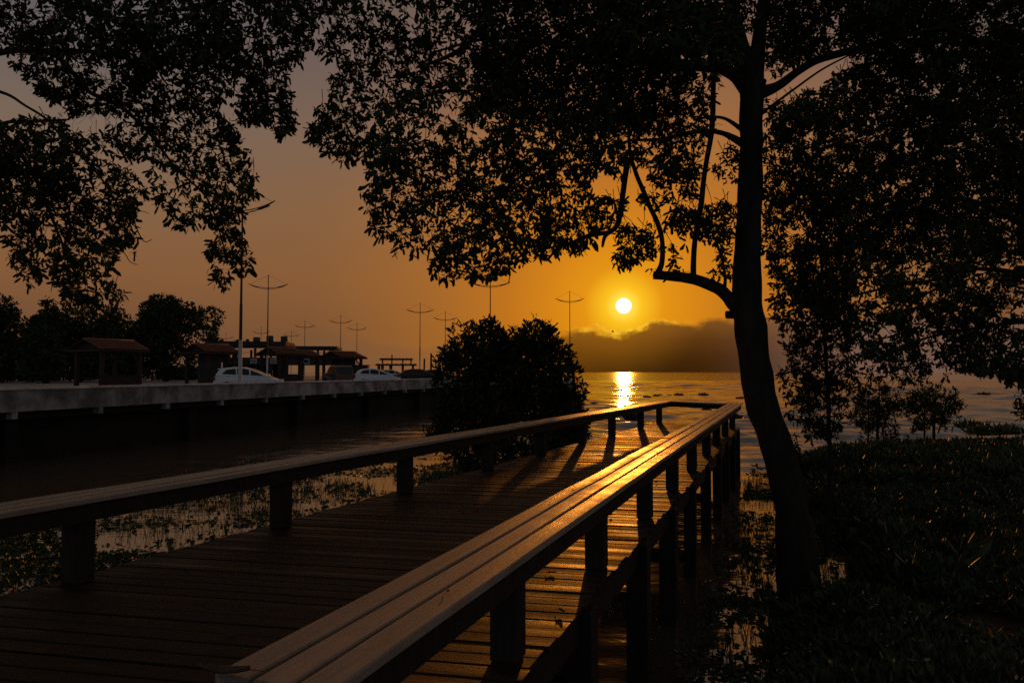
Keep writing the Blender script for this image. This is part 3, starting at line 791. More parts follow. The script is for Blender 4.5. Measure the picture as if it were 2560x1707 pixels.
# --- dense tree at the right, trunk beyond the frame
rt = empty('dense_tree', at(2700, 1420, 10.5), label='dense dark tree filling the right edge, drooping branches over the water', cat='tree')
limb([(2720, 1560, 120), (2700, 1420, 90), (2690, 1000, 76), (2670, 600, 66), (2640, 200, 50), (2600, -100, 36)], rt, 10.5, 'trunk', 14, .16)
limb([(2680, 760, 30), (2560, 690, 16), (2450, 672, 11), (2400, 678, 9), (2330, 700, 8), (2240, 715, 7), (2150, 735, 6), (2070, 760, 4)], rt, 10.3)
limb([(2680, 800, 26), (2580, 800, 14), (2480, 815, 9), (2380, 830, 7), (2300, 850, 6), (2230, 880, 4)], rt, 10.3)
limb([(2660, 520, 30), (2540, 380, 18), (2420, 290, 12), (2280, 260, 8), (2150, 280, 5)], rt, 10.3)
limb([(2670, 640, 30), (2560, 560, 16), (2420, 500, 12), (2280, 500, 8), (2140, 540, 5)], rt, 10.3)
limb([(2640, 240, 26), (2480, 120, 14), (2330, 60, 10), (2180, 20, 7), (2060, 0, 5)], rt, 10.3)
P4 = [(1915, -90), (2680, -90), (2680, 940), (2580, 955), (2555, 955), (2520, 965), (2495, 935), (2435, 930), (2397, 928), (2380, 900), (2365, 950), (2346, 935), (2318, 938), (2285, 950), (2257, 965), (2220, 930), (2180, 900), (2140, 850), (2090, 820), (2060, 780), (2000, 760), (1960, 700), (1990, 640), (1960, 560), (1940, 500), (2000, 420), (1920, 300), (1990, 245), (2090, 190), (2150, 150), (2100, 120), (1990, 160), (1930, 200), (1910, 120)]
H4 = [(2215, 825, 40, .1), (2195, 760, 50, .35), (2290, 700, 45, .4), (2120, 720, 40, .4), (2440, 690, 40, .35), (2535, 760, 40, .45), (2540, 590, 34, .5), (2330, 220, 26, .15), (2270, 370, 34, .4), (2210, 330, 26, .5), (2060, 370, 30, .5), (2300, 480, 40, .5), (2350, 560, 30, .6), (2520, 870, 40, .5), (2400, 870, 30, .5), (2330, 880, 34, .5), (2100, 30, 30, .4), (2450, 60, 40, .5), (2300, 160, 24, .5), (1990, 560, 40, .4), (2140, 120, 20, .3), (2230, 590, 40, .6), (2480, 440, 30, .5), (2350, 400, 24, .5), (2130, 640, 30, .5)]
C4 = fill(P4, 2.05, 10.3, 2.0, H4, .36, seed=21)
C4 += fill([(2000, -90), (2680, -90), (2680, 640), (2050, 640), (2000, 450), (2090, 200), (2160, 140)], 1.9, 11.4, 2.2, H4, .25, seed=22)
C4 += fill([(1905, 240), (1990, 245), (1985, 420), (1960, 600), (1905, 600)], 1.0, 10.4, .8, (), .45, seed=23)
C4 += fill([(1908, 235), (2010, 240), (2010, 820), (1935, 810), (1915, 620)], .95, 10.7, .8, (), .3, seed=28)
C4 += fill([(1842, -90), (1920, -90), (1912, 110), (1893, 125), (1865, 120), (1845, 60)], 1.3, 10.6, .8, (), .3, seed=27)
C4 += fill([(1930, -90), (2100, -90), (2060, 110), (1960, 150), (1915, 110)], 1.5, 10.2, 1.0, (), .4, seed=24)
C4 += fill([(2535, 985), (2575, 975), (2580, 1045), (2545, 1040)], 1.3, 10.1, .4, (), 0, seed=25)
crown(C4, 8, .087, rt)
Ct = fill([(2100, -800), (3000, -800), (3000, 900), (2690, 900), (2690, -90), (2100, -90)], .8, 10.4, 3.0, (), .4, rpx=900, seed=26)
crown(Ct, 7, .15, rt, name='unseen_outer_crown')  # leaves out of view at the right, added for their shade
tag(twigs_for(C4, 6, .2).build('twigs', M['bark'], rt), kind='stuff')

# --- slender tree just right of the big trunk
st = empty('slender_tree', at(2070, 1345, 11.5), label='slender young tree with thin straight stem and narrow leafy column, right of the big trunk', cat='tree')
limb([(2068, 1390, 16), (2070, 1300, 12), (2074, 1150, 11), (2070, 1000, 10), (2062, 850, 9), (2055, 700, 7), (2050, 560, 4)], st, 11.5, 'trunk', 8, .1)
for q in ([(2070, 1010, 6), (2030, 970, 5), (1975, 950, 3), (1945, 955, 2)], [(2064, 880, 6), (2110, 830, 4), (2150, 800, 3)], [(2066, 940, 6), (2110, 900, 4), (2140, 890, 2)], [(2060, 800, 5), (2000, 740, 4), (1960, 720, 3)], [(2072, 1080, 5), (2020, 1050, 4), (1975, 1050, 2)]):
    limb(q, st, 11.5, seg=6)
C5 = fill([(1990, 600), (2130, 620), (2150, 760), (2130, 900), (2120, 1010), (2090, 1090), (2020, 1100), (1995, 1030), (1985, 930), (1975, 830), (1995, 740)], 2.4, 11.4, .9, (), .35, seed=31)
C5 += fill([(1925, 610), (1995, 600), (1990, 840), (1985, 930), (1960, 870), (1930, 800), (1920, 700)], .95, 11.2, .8, (), .55, seed=32)
C5 += fill([(1945, 925), (1990, 915), (2000, 1120), (1985, 1150), (1965, 1060), (1960, 980)], 1.0, 11.2, .5, (), .5, seed=33)
C5 += fill([(2110, 900), (2170, 880), (2260, 960), (2200, 1000), (2130, 990)], .8, 11.4, .6, (), .5, seed=34)
crown(C5, 8, .088, st)
tag(twigs_for(C5, 5, .2).build('twigs', M['bark'], st), kind='stuff')


# ------------------------------------------------------------------ shrubs and distant trees: blobs of leaf sprays
def blob_points(blobs, n):
    vols = np.array([b[3] * b[4] * b[5] for b in blobs]); k = rng.choice(len(blobs), n, p=vols / vols.sum())
    B = np.array(blobs)[k]
    u = nrm(rng.normal(size=(n, 3))) * (rng.uniform(.25, 1, (n, 1)) ** (1 / 2.2))
    u += rng.normal(size=(n, 3)) * .05
    return B[:, :3] + u * B[:, 3:6], u


def shrub(name, base, blobs, n, per, L0, label, cat, trunk, matl='leaf_shrub', group=None, wr=.3, up=.5, zmin=.02, clump=.95):
    root = empty(name, base, label=label, cat=cat, group=group)
    C, u = blob_points([(base[0] + b[0], base[1] + b[1], b[2], *b[3:]) for b in blobs], n)
    keep = np.array([mnoise.noise(Vector(c) * (1.6 / max(b0, .5))) * clump + .5 > random.random() * .75 for c, b0 in zip(C.tolist(), [blobs[0][3]] * n)]) & (C[:, 2] > zmin)
    C = C[keep]; u = u[keep]
    ax = nrm(u * .8 + np.array([[0, 0, up]]) + rng.normal(size=u.shape) * .35)
    V, F = rosettes(C, per, L0, wr=wr, down=-.1, axis=ax, jit=L0 * .25)
    np_mesh('crown', V, F, M[matl], root)
    for t in trunk:
        m = MB(); pts = [Vector(base) + Vector(p[:3]) for p in t]; S = spline([(p, q[3]) for p, q in zip(pts, t)], 5)
        m.tube([s_[0] for s_ in S], [s_[1] for s_ in S], 8, wob=.15); m.build('trunk' if t is trunk[0] else 'limb', M['bark'], root)
    return root


def px(fx, d): return (fx - CX) / FPX * d
D = 25.5
def zz(fy, d): return CAM_Z + (HOR - fy) / FPX * d
bx, bz = px(1200, D), 0
shrub('lakeshore_shrub', (px(1222, D), D, 0),
      [(-.15, 0, 2.2, 1.75, 1.5, 2.0), (-.55, 0, 3.5, .95, .9, 1.3), (.75, .1, 3.3, .7, .7, .85), (-.12, 0, 3.85, .72, .7, 1.05), (-1.15, .1, 2.6, .85, .9, 1.2), (-.05, .2, 3.8, .8, .8, 1.05), (-.7, 0, 1.1, 1.5, 1.2, 1.2), (1.1, 0, .9, 1.2, 1.0, 1.0)],
      3000, 9, .22, 'biggest rounded dark shrub, standing in the water left of the pier', 'shrub',
      [[(0, 0, -.3, .14), (-.1, 0, 1, .11), (-.3, 0, 2.2, .07), (-.5, 0, 3.6, .03)], [(0, 0, .3, .09), (-.6, .1, 1.5, .06), (-1.1, .1, 2.7, .03)], [(0, 0, .4, .09), (.4, .1, 1.5, .06), (.5, .1, 3, .03)]])
shrub('lakeshore_shrub', (px(1368, D), D - .4, 0),
      [(-.45, 0, 2.7, 1.15, 1.0, 1.9), (-.45, 0, 3.95, .85, .7, .85), (.2, 0, 2.9, .75, .8, 1.25), (.55, 0, 1.9, .65, .8, 1.1), (.72, 0, 2.5, .48, .6, .85), (.45, 0, 1.0, .9, .8, .9), (-.9, 0, 3.2, .6, .6, 1.0)],
      1900, 9, .22, 'second rounded shrub, right of the biggest one and before the lone lamp', 'shrub',
      [[(-.1, 0, -.3, .12), (-.05, 0, 1.2, .09), (-.1, 0, 2.6, .06), (-.2, 0, 3.9, .03)], [(0, 0, .5, .07), (.4, 0, 1.5, .05), (.6, 0, 2.6, .02)]])
shrub('low_shrub', (px(1425, 24), 24, 0), [(.05, 0, 1.0, .55, .6, .95), (-.35, 0, .6, .6, .6, .7), (.1, 0, 1.45, .38, .4, .45)],
      620, 9, .22, 'low leafy shrub at the water beside the sun glint, left of the pier rail', 'shrub',
      [[(0, 0, -.3, .06), (0, 0, .6, .045), (.05, 0, 1.3, .02)]])
# low growth at the foot of the shrubs seen under the rail
shrub('low_shrub', (px(1300, 22.5), 22.5, 0), [(0, 0, .35, 1.0, .5, .55), (1.1, .2, .35, .9, .5, .5), (-1.3, .2, .2, 1.0, .6, .35)],
      420, 9, .2, 'spreading low growth at the foot of the big shrub, seen under the pier rail', 'shrub',
      [[(0, 0, -.3, .05), (.1, 0, .3, .035), (.2, 0, .7, .015)]])

for x0, d0, hgt, wd, lab in ((2190, 26.2, 2.25, .85, 'leafy young tree on the bank edge, left of the one standing free against the lake'),
                            (2330, 26.2, 2.2, .92, 'small round-crowned tree standing free against the lake at the far bank edge')):
    bzv = .35
    bl = [(0, 0, bzv + hgt * .72, wd, wd, hgt * .30), (-.25, 0, bzv + hgt * .52, wd * .8, wd, hgt * .25), (.35, 0, bzv + hgt * .6, wd * .75, wd * .8, hgt * .25)]
    if x0 < 2250: bl.append((0, 0, bzv + hgt * .25, wd * .8, wd * .8, hgt * .25))
    else: bl.append((-.65, 0, bzv + hgt * .18, wd * .35, wd * .35, hgt * .16))
    shrub('young_tree', (px(x0, d0), d0, bzv), bl, 900, 8, .13, lab, 'tree',
          [[(0, 0, -.2, .06), (0, 0, .6, .05), (.05, 0, 1.2, .04), (.1, 0, hgt * .9, .015)], [(-.35, 0, -.2, .035), (-.32, 0, .8, .03), (-.3, 0, 1.5, .012)], [(.15, 0, .5, .03), (.4, 0, 1.2, .02), (.5, 0, 1.7, .01)]], 'leaf_shrub', 'young trees at the bank edge')

for (x0, y0, x1, d, lab, nm, extra) in (
        (-60, 738, 70, 84, 'background tree at the far left edge, ragged crown with sky gaps', 'background_tree', 0),
        (70, 742, 160, 80, 'narrow-topped background tree behind the overhanging leaves, second from the left edge', 'background_tree', 0),
        (50, 765, 352, 92, 'broad dark background tree behind the tile-roofed shelter nearest the left edge', 'background_tree', 1),
        (312, 735, 520, 96, 'tall spreading background tree between the two leftmost tile-roofed shelters', 'background_tree', 2),
        (505, 822, 556, 120, 'small round bushy tree left of the lamp beside the low dark building', 'background_tree', 3)):
    cxp = (x0 + x1) / 2; W = (x1 - x0) / 2 / FPX * d; topz = zz(y0, d); H = topz - GZ
    X = px(cxp, d)
    bl = []
    nb = 9 if extra != 3 else 4
    for k in range(nb):
        a_ = random.uniform(0, 6.28); rr = W * (random.uniform(.15, .62)); hz_ = GZ + H * random.uniform(.42, .80)
        s_ = W * random.uniform(.36, .52)
        bl.append((rr * math.cos(a_), rr * math.sin(a_) * .7, hz_, s_, s_, min(s_ * .9, (topz - hz_) * 1.0 + .2)))
    bl.append((0, 0, GZ + H * .62, W * .6, W * .6, H * .37))
    if extra == 2: bl += [(W * .3, 0, GZ + H * .2, W * .55, W * .4, H * .17), (-W * .8, 0, GZ + H * .2, W * .5, W * .4, H * .2), (W * .95, 0, GZ + H * .72, W * .38, W * .4, H * .14), (W * .9, 0, GZ + H * .55, W * .3, W * .3, H * .12), (-W * .5, 0, GZ + H * .3, W * .35, W * .3, H * .2)]
    if extra == 3: bl += [(0, 0, GZ + H * .4, W * .9, W * .9, H * .4)]
    if extra in (0, 1): bl += [(0, -1, GZ + H * .18, W * 1.15, W * .6, H * .2), (-W * .6, 0, GZ + H * .42, W * .6, W * .5, H * .25), (-W * .3, 0, GZ + H * .3, W * .7, W * .6, H * .28), (W * .5, 0, GZ + H * .28, W * .5, W * .5, H * .26)]
    n = int(3600 * max(.35, W * H / 40))
    shrub(nm, (X, d, GZ), bl, n, 7, .42, lab, 'tree',
          [[(0, 0, -.3, .35), (.1, 0, H * .25, .26), (0, 0, H * .5, .18), (0, 0, H * .8, .06)], [(0, 0, H * .22, .2), (W * .35, 0, H * .45, .12), (W * .6, 0, H * .68, .05)], [(0, 0, H * .25, .2), (-W * .35, .3, H * .45, .12), (-W * .55, .3, H * .66, .05)]],
          'leaf_far', 'trees behind the promenade', wr=.45, zmin=GZ + .4, clump=.8)
# more trees beyond the left edge of the wood, closing the view between the trunks
for i, (cxp, d, H, lab) in enumerate(((20, 130, 7.5, 'hedge-like far tree low behind the left background trees'), (230, 135, 7.0, 'far tree low behind the first tile-roofed shelter'), (-180, 90, 11.5, 'background tree just outside the left edge'))):
    W = 8.0
    shrub('background_tree', (px(cxp, d), d, GZ), [(0, 0, GZ + H * .55, W, 4, H * .42), (-W * .6, 0, GZ + H * .45, W * .6, 3, H * .36), (W * .6, 0, GZ + H * .42, W * .6, 3, H * .34)], 1500, 7, .5, lab, 'tree',
          [[(0, 0, -.3, .35), (0, 0, H * .3, .25), (0, 0, H * .8, .06)]], 'leaf_far', 'trees behind the promenade', wr=.45, zmin=GZ + .8)

for i, (cxp, d, W, H, lab) in enumerate(((10, 100, 6.5, 5.2, 'dark bush under the trees at the far left edge'), (150, 104, 6.5, 5.0, 'dark bush left of the largest tile-roofed shelter'), (350, 108, 5.0, 5.2, 'tall dark bush just right of the largest tile-roofed shelter'), (455, 112, 3.5, 1.9, 'low dark bush at the foot of the tall spreading tree'))):
    shrub('background_bush', (px(cxp, d), d, GZ), [(0, 0, GZ + H * .45, W, 2.5, H * .5), (-W * .5, 0, GZ + H * .35, W * .5, 2, H * .5), (W * .55, .3, GZ + H * .4, W * .45, 2, H * .55)], 1100, 7, .42, lab, 'bush',
          [[(0, 0, -.3, .15), (0, 0, H * .4, .1), (0, 0, H * .7, .04)]], 'leaf_far', 'bushes behind the promenade', wr=.45, zmin=GZ + .05, clump=.8)

# ------------------------------------------------------------------ street lamps
LTOP, LSPAN = 12.9, 4.0


def make_lamp():
    root = empty('street_lamp', (0, 0, GZ))
    H = LTOP - GZ
    m = MB(); m.tube([(0, 0, 0), (0, 0, .02), (0, 0, 2.85), (0, 0, 2.9)], [.10, .10, .092, .08], 12); m.build('pole_foot', M['pole_pale'], root, False)
    m = MB(); m.tube([(0, 0, 2.7), (0, 0, 4.7), (0, 0, 4.8), (0, 0, H * .6), (0, 0, H)], [.085, .08, .066, .055, .042], 10, smooth=True)
    m.build('pole', M['steel'], root, False)
    m = MB(); m.box((0, 0, .02), (.42, .42, .04)); m.build('base_plate', M['dark_steel'], root, False)
    za = H - 1.34
    arm = MB()
    for lift in (0.0, .13):
        pts = []
        for i in range(13):
            u = -1 + i / 6; pts.append((u * LSPAN / 2, 0, za + .40 * u * u - (lift * (1 - u * u * .98) if lift else 0)))
        arm.tube(pts, .028, 6)
    for u in (-.85, -.6, -.3, .3, .6, .85):
        arm.bar((u * 2, 0, za + .40 * u * u), (u * 2, 0, za + .40 * u * u - .13 * (1 - u * u)), .025, .025, (1, 0, 0))
    arm.build('arm', M['dark_steel'], root, False)
    for s_ in (-1, 1):
        c = MB(); c.tube([(0, 0, H - .06), (s_ * LSPAN / 2 * .93, 0, za + .40 * .87)], .010, 4); c.build('stay_cable', M['dark_steel'], root, False)
        l = MB(); x = s_ * 1.3; l.box((x, 0, za + .40 * .42 - .06), (.62, .26, .07), bev=.02, tilt=Matrix.Rotation(-s_ * .26, 3, 'Y')); l.build('lamp_head', M['dark_steel'], root, False)
    return root


def copy_tree(o, parent=None):
    c = o.copy(); COL.objects.link(c)
    if parent: c.parent = parent
    for ch in o.children: copy_tree(ch, c)
    return c

lamps = [(552, 39.0, -.30, 'nearest and tallest street lamp, pale foot in front of the white hatchback'),
         (614, 75.0, .05, 'tall street lamp rising just right of the nearest lamp, above the tiled shelter roof'),
         (599, 163, .1, 'small far street lamp close to the left of the second tallest pole'),
         (669, 176, .1, 'small far street lamp above the water tanks on the flat roof'),
         (699.5, 141, .08, 'mid-sized street lamp standing right of the water tanks'),
         (782, 128, .05, 'street lamp above the tile-roofed house beside the brick block, the left of two'),
         (819.5, 149, .08, 'shorter street lamp just right of the one above the tile-roofed house'),
         (964.5, 105.5, .05, 'street lamp behind the pergola and the dark sedan'),
         (1022.6, 121, .05, 'street lamp whose foot is hidden by the left flank of the big shrub'),
         (1126, 73.5, -.05, 'tall street lamp behind the big shrub, its arm brushed by hanging leaves'),
         (1309, 112, 0, 'lone street lamp at the end of the quay, nearest to the sun'),
         (518, 188, .1, 'tiny far street lamp left of the nearest pole, behind the small bushy tree'),
         (551, 205, .1, 'tiny far street lamp half hidden by the nearest pole')]
proto = make_lamp()
for i, (dx, d, rz, lab) in enumerate(lamps):
    o = proto if i == 0 else copy_tree(proto)
    o.location = (px(dx / .91875, d), d, GZ); o.rotation_euler.z = rz
    if i == 10:
        o.scale = (1.12, 1.12, 1.22)
    tag(o, lab, 'street lamp', 'street lamps along the promenade')


# ------------------------------------------------------------------ cars
def make_car(kind, paint, label, group='cars parked on the promenade'):
    root = empty('parked_car', (0, 0, GZ), label=label, cat='car', group=group)
    # side profile: x along the car (nose at +x), lower body then cabin
    if kind == 'hatch':
        L, Wd = 4.0, 1.72
        low = [(-2.0, .32), (-2.0, .62), (-1.93, .92), (-1.80, 1.02), (.60, .97), (1.22, .88), (1.70, .72), (1.95, .54), (2.0, .34)]
        cab = [(-1.90, .98), (-1.70, 1.30), (-1.45, 1.43), (-.85, 1.50), (-.35, 1.49), (.10, 1.38), (.55, 1.20), (1.22, .89)]
        wx = (-1.25, 1.25)
        side = [[(-1.52, 1.08), (-1.28, 1.33), (-.78, 1.40), (-.72, 1.04)], [(-.66, 1.035), (-.70, 1.405), (-.30, 1.40), (-.02, 1.33), (.02, 1.01)], [(.09, 1.005), (.07, 1.30), (.42, 1.17), (.86, .965)]]
    elif kind == 'suv':
        L, Wd = 4.6, 1.85
        low = [(-2.3, .42), (-2.3, .85), (-2.25, 1.1), (.95, 1.1), (1.5, 1.07), (2.15, .98), (2.3, .80), (2.3, .42)]
        cab = [(-2.25, 1.08), (-2.10, 1.66), (-1.8, 1.78), (.0, 1.80), (.35, 1.72), (1.05, 1.10)]
        wx = (-1.4, 1.45)
        side = [[(-2.02, 1.15), (-1.93, 1.60), (-1.2, 1.66), (-1.2, 1.15)], [(-1.1, 1.15), (-1.1, 1.66), (-.25, 1.67), (-.25, 1.15)], [(-.15, 1.15), (-.15, 1.66), (.30, 1.60), (.80, 1.15)]]
    else:
        L, Wd = 4.4, 1.75
        low = [(-2.2, .35), (-2.2, .70), (-2.15, .98), (-1.5, 1.02), (.8, .98), (1.4, .92), (2.05, .78), (2.2, .6), (2.2, .35)]
        cab = [(-1.75, 1.0), (-1.15, 1.38), (-.7, 1.46), (.0, 1.47), (.35, 1.40), (1.15, .95)]
        wx = (-1.35, 1.35)
        side = [[(-1.45, 1.04), (-1.0, 1.34), (-.5, 1.39), (-.5, 1.03)], [(-.42, 1.03), (-.42, 1.39), (.1, 1.385), (.28, 1.33), (.3, 1.0)], [(.38, .99), (.36, 1.29), (.85, 1.0)]]
    hw = Wd / 2
    b = MB()

    def loft(prof, y_of):
        n = len(prof); secs = []
        for s_, f in ((-1, 0), (-1, 1), (1, 1), (1, 0)):
            secs.append([(x * (1 if f else .985), s_ * y_of(x, z, f), z if f else z - 0.0) for x, z in prof])
        return secs
    # lower body: rounded in plan toward the ends
    def ylow(x, z): return hw * (1 - .10 * (abs(x) / (L / 2)) ** 4) * (1 - .05 * max(0, (z - .75)))
    n = len(low)
    vs = [(x, -ylow(x, z), z) for x, z in low] + [(x, ylow(x, z), z) for x, z in low]
    fs = [tuple(range(n)), tuple(reversed(range(n, 2 * n)))] + [(i, n + i, n + (i + 1) % n, (i + 1) % n) for i in range(n)]
    b.add(vs, fs)
    ctop = max(z for x, z in cab)
    def ycab(x, z): return hw * (.96 - .20 * (z - 1.0) / (ctop - 1.0))
    n = len(cab)
    vs = [(x, -ycab(x, z), z) for x, z in cab] + [(x, ycab(x, z), z) for x, z in cab]
    fs = [tuple(range(n)), tuple(reversed(range(n, 2 * n)))] + [(i, n + i, n + (i + 1) % n, (i + 1) % n) for i in range(n)]
    b.add(vs, fs)
    body = b.build('body', paint, root, False)
    bv = body.modifiers.new('bevel', 'BEVEL'); bv.width = .05; bv.segments = 3; bv.limit_method = 'ANGLE'; bv.angle_limit = R(25)
    for s_ in (-1, 1):
        for pl in side:
            m = MB(); pts = [(x, s_ * (ycab(x, z) + .004), z) for x, z in pl]
            m.prism(pts, (0, s_ * .008, 0)); m.build('side_window', M['glass'], root, False)
    def pane(name, a_, c_, ins=.10):
        (x0, z0), (x1, z1) = a_, c_
        nx, nz = (z1 - z0), -(x1 - x0); l = math.hypot(nx, nz); nx, nz = nx / l * .012, nz / l * .012
        if nz < 0: nx, nz = -nx, -nz
        m = MB(); pts = [(x0 + nx, -(ycab(x0, z0) - ins), z0 + nz), (x0 + nx, ycab(x0, z0) - ins, z0 + nz), (x1 + nx, ycab(x1, z1) - ins, z1 + nz), (x1 + nx, -(ycab(x1, z1) - ins), z1 + nz)]
        m.prism(pts, (nx * .5, 0, nz * .5)); m.build(name, M['glass'], root, False)
    pane('windscreen', cab[-1], cab[-2] if kind != 'hatch' else cab[-3]); pane('rear_window', cab[0], cab[1])
    for x in wx:
        for s_ in (-1, 1):
            t = MB(); y0 = s_ * (hw - .17)
            ring = [(.20, .0), (.30, .0), (.315, .04), (.315, .15), (.30, .19), (.20, .19)]
            k = 20; vs, fs = [], []
            for j in range(k):
                a_ = 2 * math.pi * j / k
                for r_, w_ in ring: vs.append((x + r_ * math.cos(a_), y0 + s_ * w_, .315 + r_ * math.sin(a_)))
            for j in range(k):
                for q in range(6): fs.append((j * 6 + q, j * 6 + (q + 1) % 6, ((j + 1) % k) * 6 + (q + 1) % 6, ((j + 1) % k) * 6 + q))
            t.add(vs, fs, True); wl = t.build('wheel', M['tyre'], root, False)
            h = MB()
            for j in range(5):
                a_ = 2 * math.pi * j / 5
                h.bar((x, y0 + s_ * .17, .315), (x + .20 * math.cos(a_), y0 + s_ * .17, .315 + .20 * math.sin(a_)), .05, .03, (0, 1, 0))
            h.tube([(x, y0 + s_ * .13, .315), (x, y0 + s_ * .185, .315)], .06, 10)
            h.build('rim', M['rim'], wl, False)
    zt = low[2][1] - .12
    for s_ in (-1, 1):
        m = MB(); m.box((low[2][0] - .0, s_ * (hw * .80), zt), (.10, hw * .26, .24), bev=.02); m.build('tail_light', M['tail'], root, False)
        m = MB(); m.box((low[-3][0] + .02, s_ * (hw * .70), low[-3][1] - .02), (.24, hw * .34, .13), bev=.03); m.build('headlight', M['lens'], root, False)
        m = MB(); m.box((cab[-1][0] - .28, s_ * (hw + .09), 1.02), (.12, .18, .12), bev=.03); m.build('wing_mirror', paint, root, False)
    m = MB(); m.box((low[0][0] - .02, 0, .45), (.08, Wd * .88, .18), bev=.03); m.build('bumper', paint, root, False)
    return root


def place(o, fx, d, rz): o.location = (px(fx, d), d, GZ + .007); o.rotation_euler.z = rz
place(make_car('hatch', M['car_white'], 'white hatchback parked behind the nearest lamp foot, nose to the right'), 628, 44.5, R(12))
place(make_car('hatch', M['car_white'], 'second white hatchback, parked left of the dark sedan'), 946, 62, R(12))
place(make_car('suv', M['car_dark'], 'dark high-roofed sport utility car left of the second white hatchback'), 846, 68, R(118))
place(make_car('sedan', M['car_dark'], 'dark saloon car at the right end of the parked row, beside the big shrub'), 1048, 64, R(10))
place(make_car('hatch', M['car_white'], 'white car mostly hidden behind the second white hatchback and the dark saloon'), 985, 84, R(15))
place(make_car('sedan', M['car_dark'], 'dark car behind the dark saloon, only its roof showing by the big shrub'), 1092, 78, R(15))


# ------------------------------------------------------------------ shelters, building, pergola, posts
def gable_shelter(fx, d, W, Dp, eave, ridge, rz, label, counter=True, hip=.35, name='tiled_shelter', braces=True, solid=False):
    root = empty(name, (px(fx, d), d, GZ), rz, label=label, cat='shelter', group='tile-roofed shelters on the promenade')
    ov = .55; hx, hy = W / 2 + ov, Dp / 2 + ov; rx = hx - hip * W
    r = MB(); n = 26
    A = [(-hx, -hy, eave), (hx, -hy, eave), (hx, hy, eave), (-hx, hy, eave)]; R0, R1 = (-rx, 0, ridge), (rx, 0, ridge)
    # tiled slopes as corrugated rows
    def slope(p, q, r1, r0, rows=9):
        p, q, r0, r1 = map(Vector, (p, q, r0, r1)); nrm_ = (q - p).cross(r0 - p).normalized()
        for k in range(rows):
            f0, f1 = k / rows, (k + 1) / rows + .02
            a0, b0 = p.lerp(r0, f0), q.lerp(r1, f0); a1, b1 = p.lerp(r0, min(1, f1)), q.lerp(r1, min(1, f1))
            m_ = max(3, int((b0 - a0).length / .14)); up = nrm_ * (.05); vs, fs = [], []
            for i in range(m_ + 1):
                t = i / m_; bmp = nrm_ * (.035 * (i % 2))
                vs += [a0.lerp(b0, t) + up + bmp, a1.lerp(b1, t) + bmp * .7]
            for i in range(m_): fs.append((2 * i, 2 * i + 2, 2 * i + 3, 2 * i + 1))
            r.add(vs, fs)
    slope(A[0], A[1], R1, R0); slope(A[2], A[3], R0, R1)
    if hip > 0: slope(A[1], A[2], R1, R1); slope(A[3], A[0], R0, R0)
    rf = r.build('roof', M['tile'], root, False)
    m = MB(); m.tube([R0, R1], .09, 8)
    for i, q in enumerate(A if hip > 0 else ()): m.tube([q, R0 if i in (0, 3) else R1], .07, 6)
    m.build('ridge_tiles', M['tile'], rf, False)
    m = MB()
    for a_, b2 in ((0, 1), (1, 2), (2, 3), (3, 0)): m.bar(Vector(A[a_]) - Vector((0, 0, .10)), Vector(A[b2]) - Vector((0, 0, .10)), .06, .18)
    m.bar((-W / 2, 0, eave - .02), (W / 2, 0, eave - .02), .14, .2)
    m.add([Vector(q) - Vector((0, 0, .03)) for q in A] + [Vector(R0) - Vector((0, 0, .06)), Vector(R1) - Vector((0, 0, .06))], [(0, 1, 5, 4), (2, 3, 4, 5)] + ([(1, 2, 5), (3, 0, 4)] if hip > 0 else []))
    if hip <= 0:
        for sx in (-1, 1): m.prism([(sx * W / 2, -Dp / 2, eave + .02), (sx * W / 2, Dp / 2, eave + .02), (sx * W / 2, 0, ridge - .16)], (sx * .06, 0, 0))
    m.build('roof_frame', M['timber'], root, False)
    for sx in (-1, 1):
        for sy in (-1, 1):
            m = MB(); m.box((sx * W / 2, sy * Dp / 2, (eave - .1) / 2), (.28, .28, eave - .1), bev=.02); m.build('post', M['timber'], root, False)
            if braces:
                m = MB(); m.bar((sx * W / 2, sy * Dp / 2, eave - 1.1), (sx * (W / 2 - .85), sy * Dp / 2, eave - .2), .10, .12); m.build('brace', M['timber'], root, False)
    if counter:
        m = MB(); m.box((0, -Dp / 2 + .1, .45), (W - .3, .3, .9)); m.box((0, -Dp / 2 + .1, .93), (W - .26, .5, .06)); m.build('counter', M['timber'], root, False)
    if solid:
        m = MB(); m.box((W * .18, Dp * .12, (eave - .2) / 2), (W * .6, Dp * .7, eave - .2)); m.build('wall', M['render'], root, False)
    return root

gable_shelter(272, 62, 3.3, 3.4, 3.05, 3.90, R(61), 'largest tile-roofed shelter with a dark counter, nearest the left edge', hip=0)
gable_shelter(527, 76, 3.05, 3.4, 3.20, 4.05, R(57), 'tile-roofed shelter left of the nearest lamp foot, above the white hatchback tail', counter=False, solid=True, hip=0)
gable_shelter(703, 86, 2.9, 3.4, 3.25, 4.05, R(53), 'open timber shelter with diagonal braces under the second tallest lamp', counter=True, hip=0)
gable_shelter(752, 100, 2.8, 3.2, 3.35, 4.15, R(53), 'open tiled shelter half hidden behind the braced one under the second tallest lamp', counter=False, hip=0)
gable_shelter(856, 92, 2.8, 3.8, 3.0, 3.75, R(49), 'tile-roofed house with closed dark walls, left of the brick block', counter=False, solid=True, hip=0)

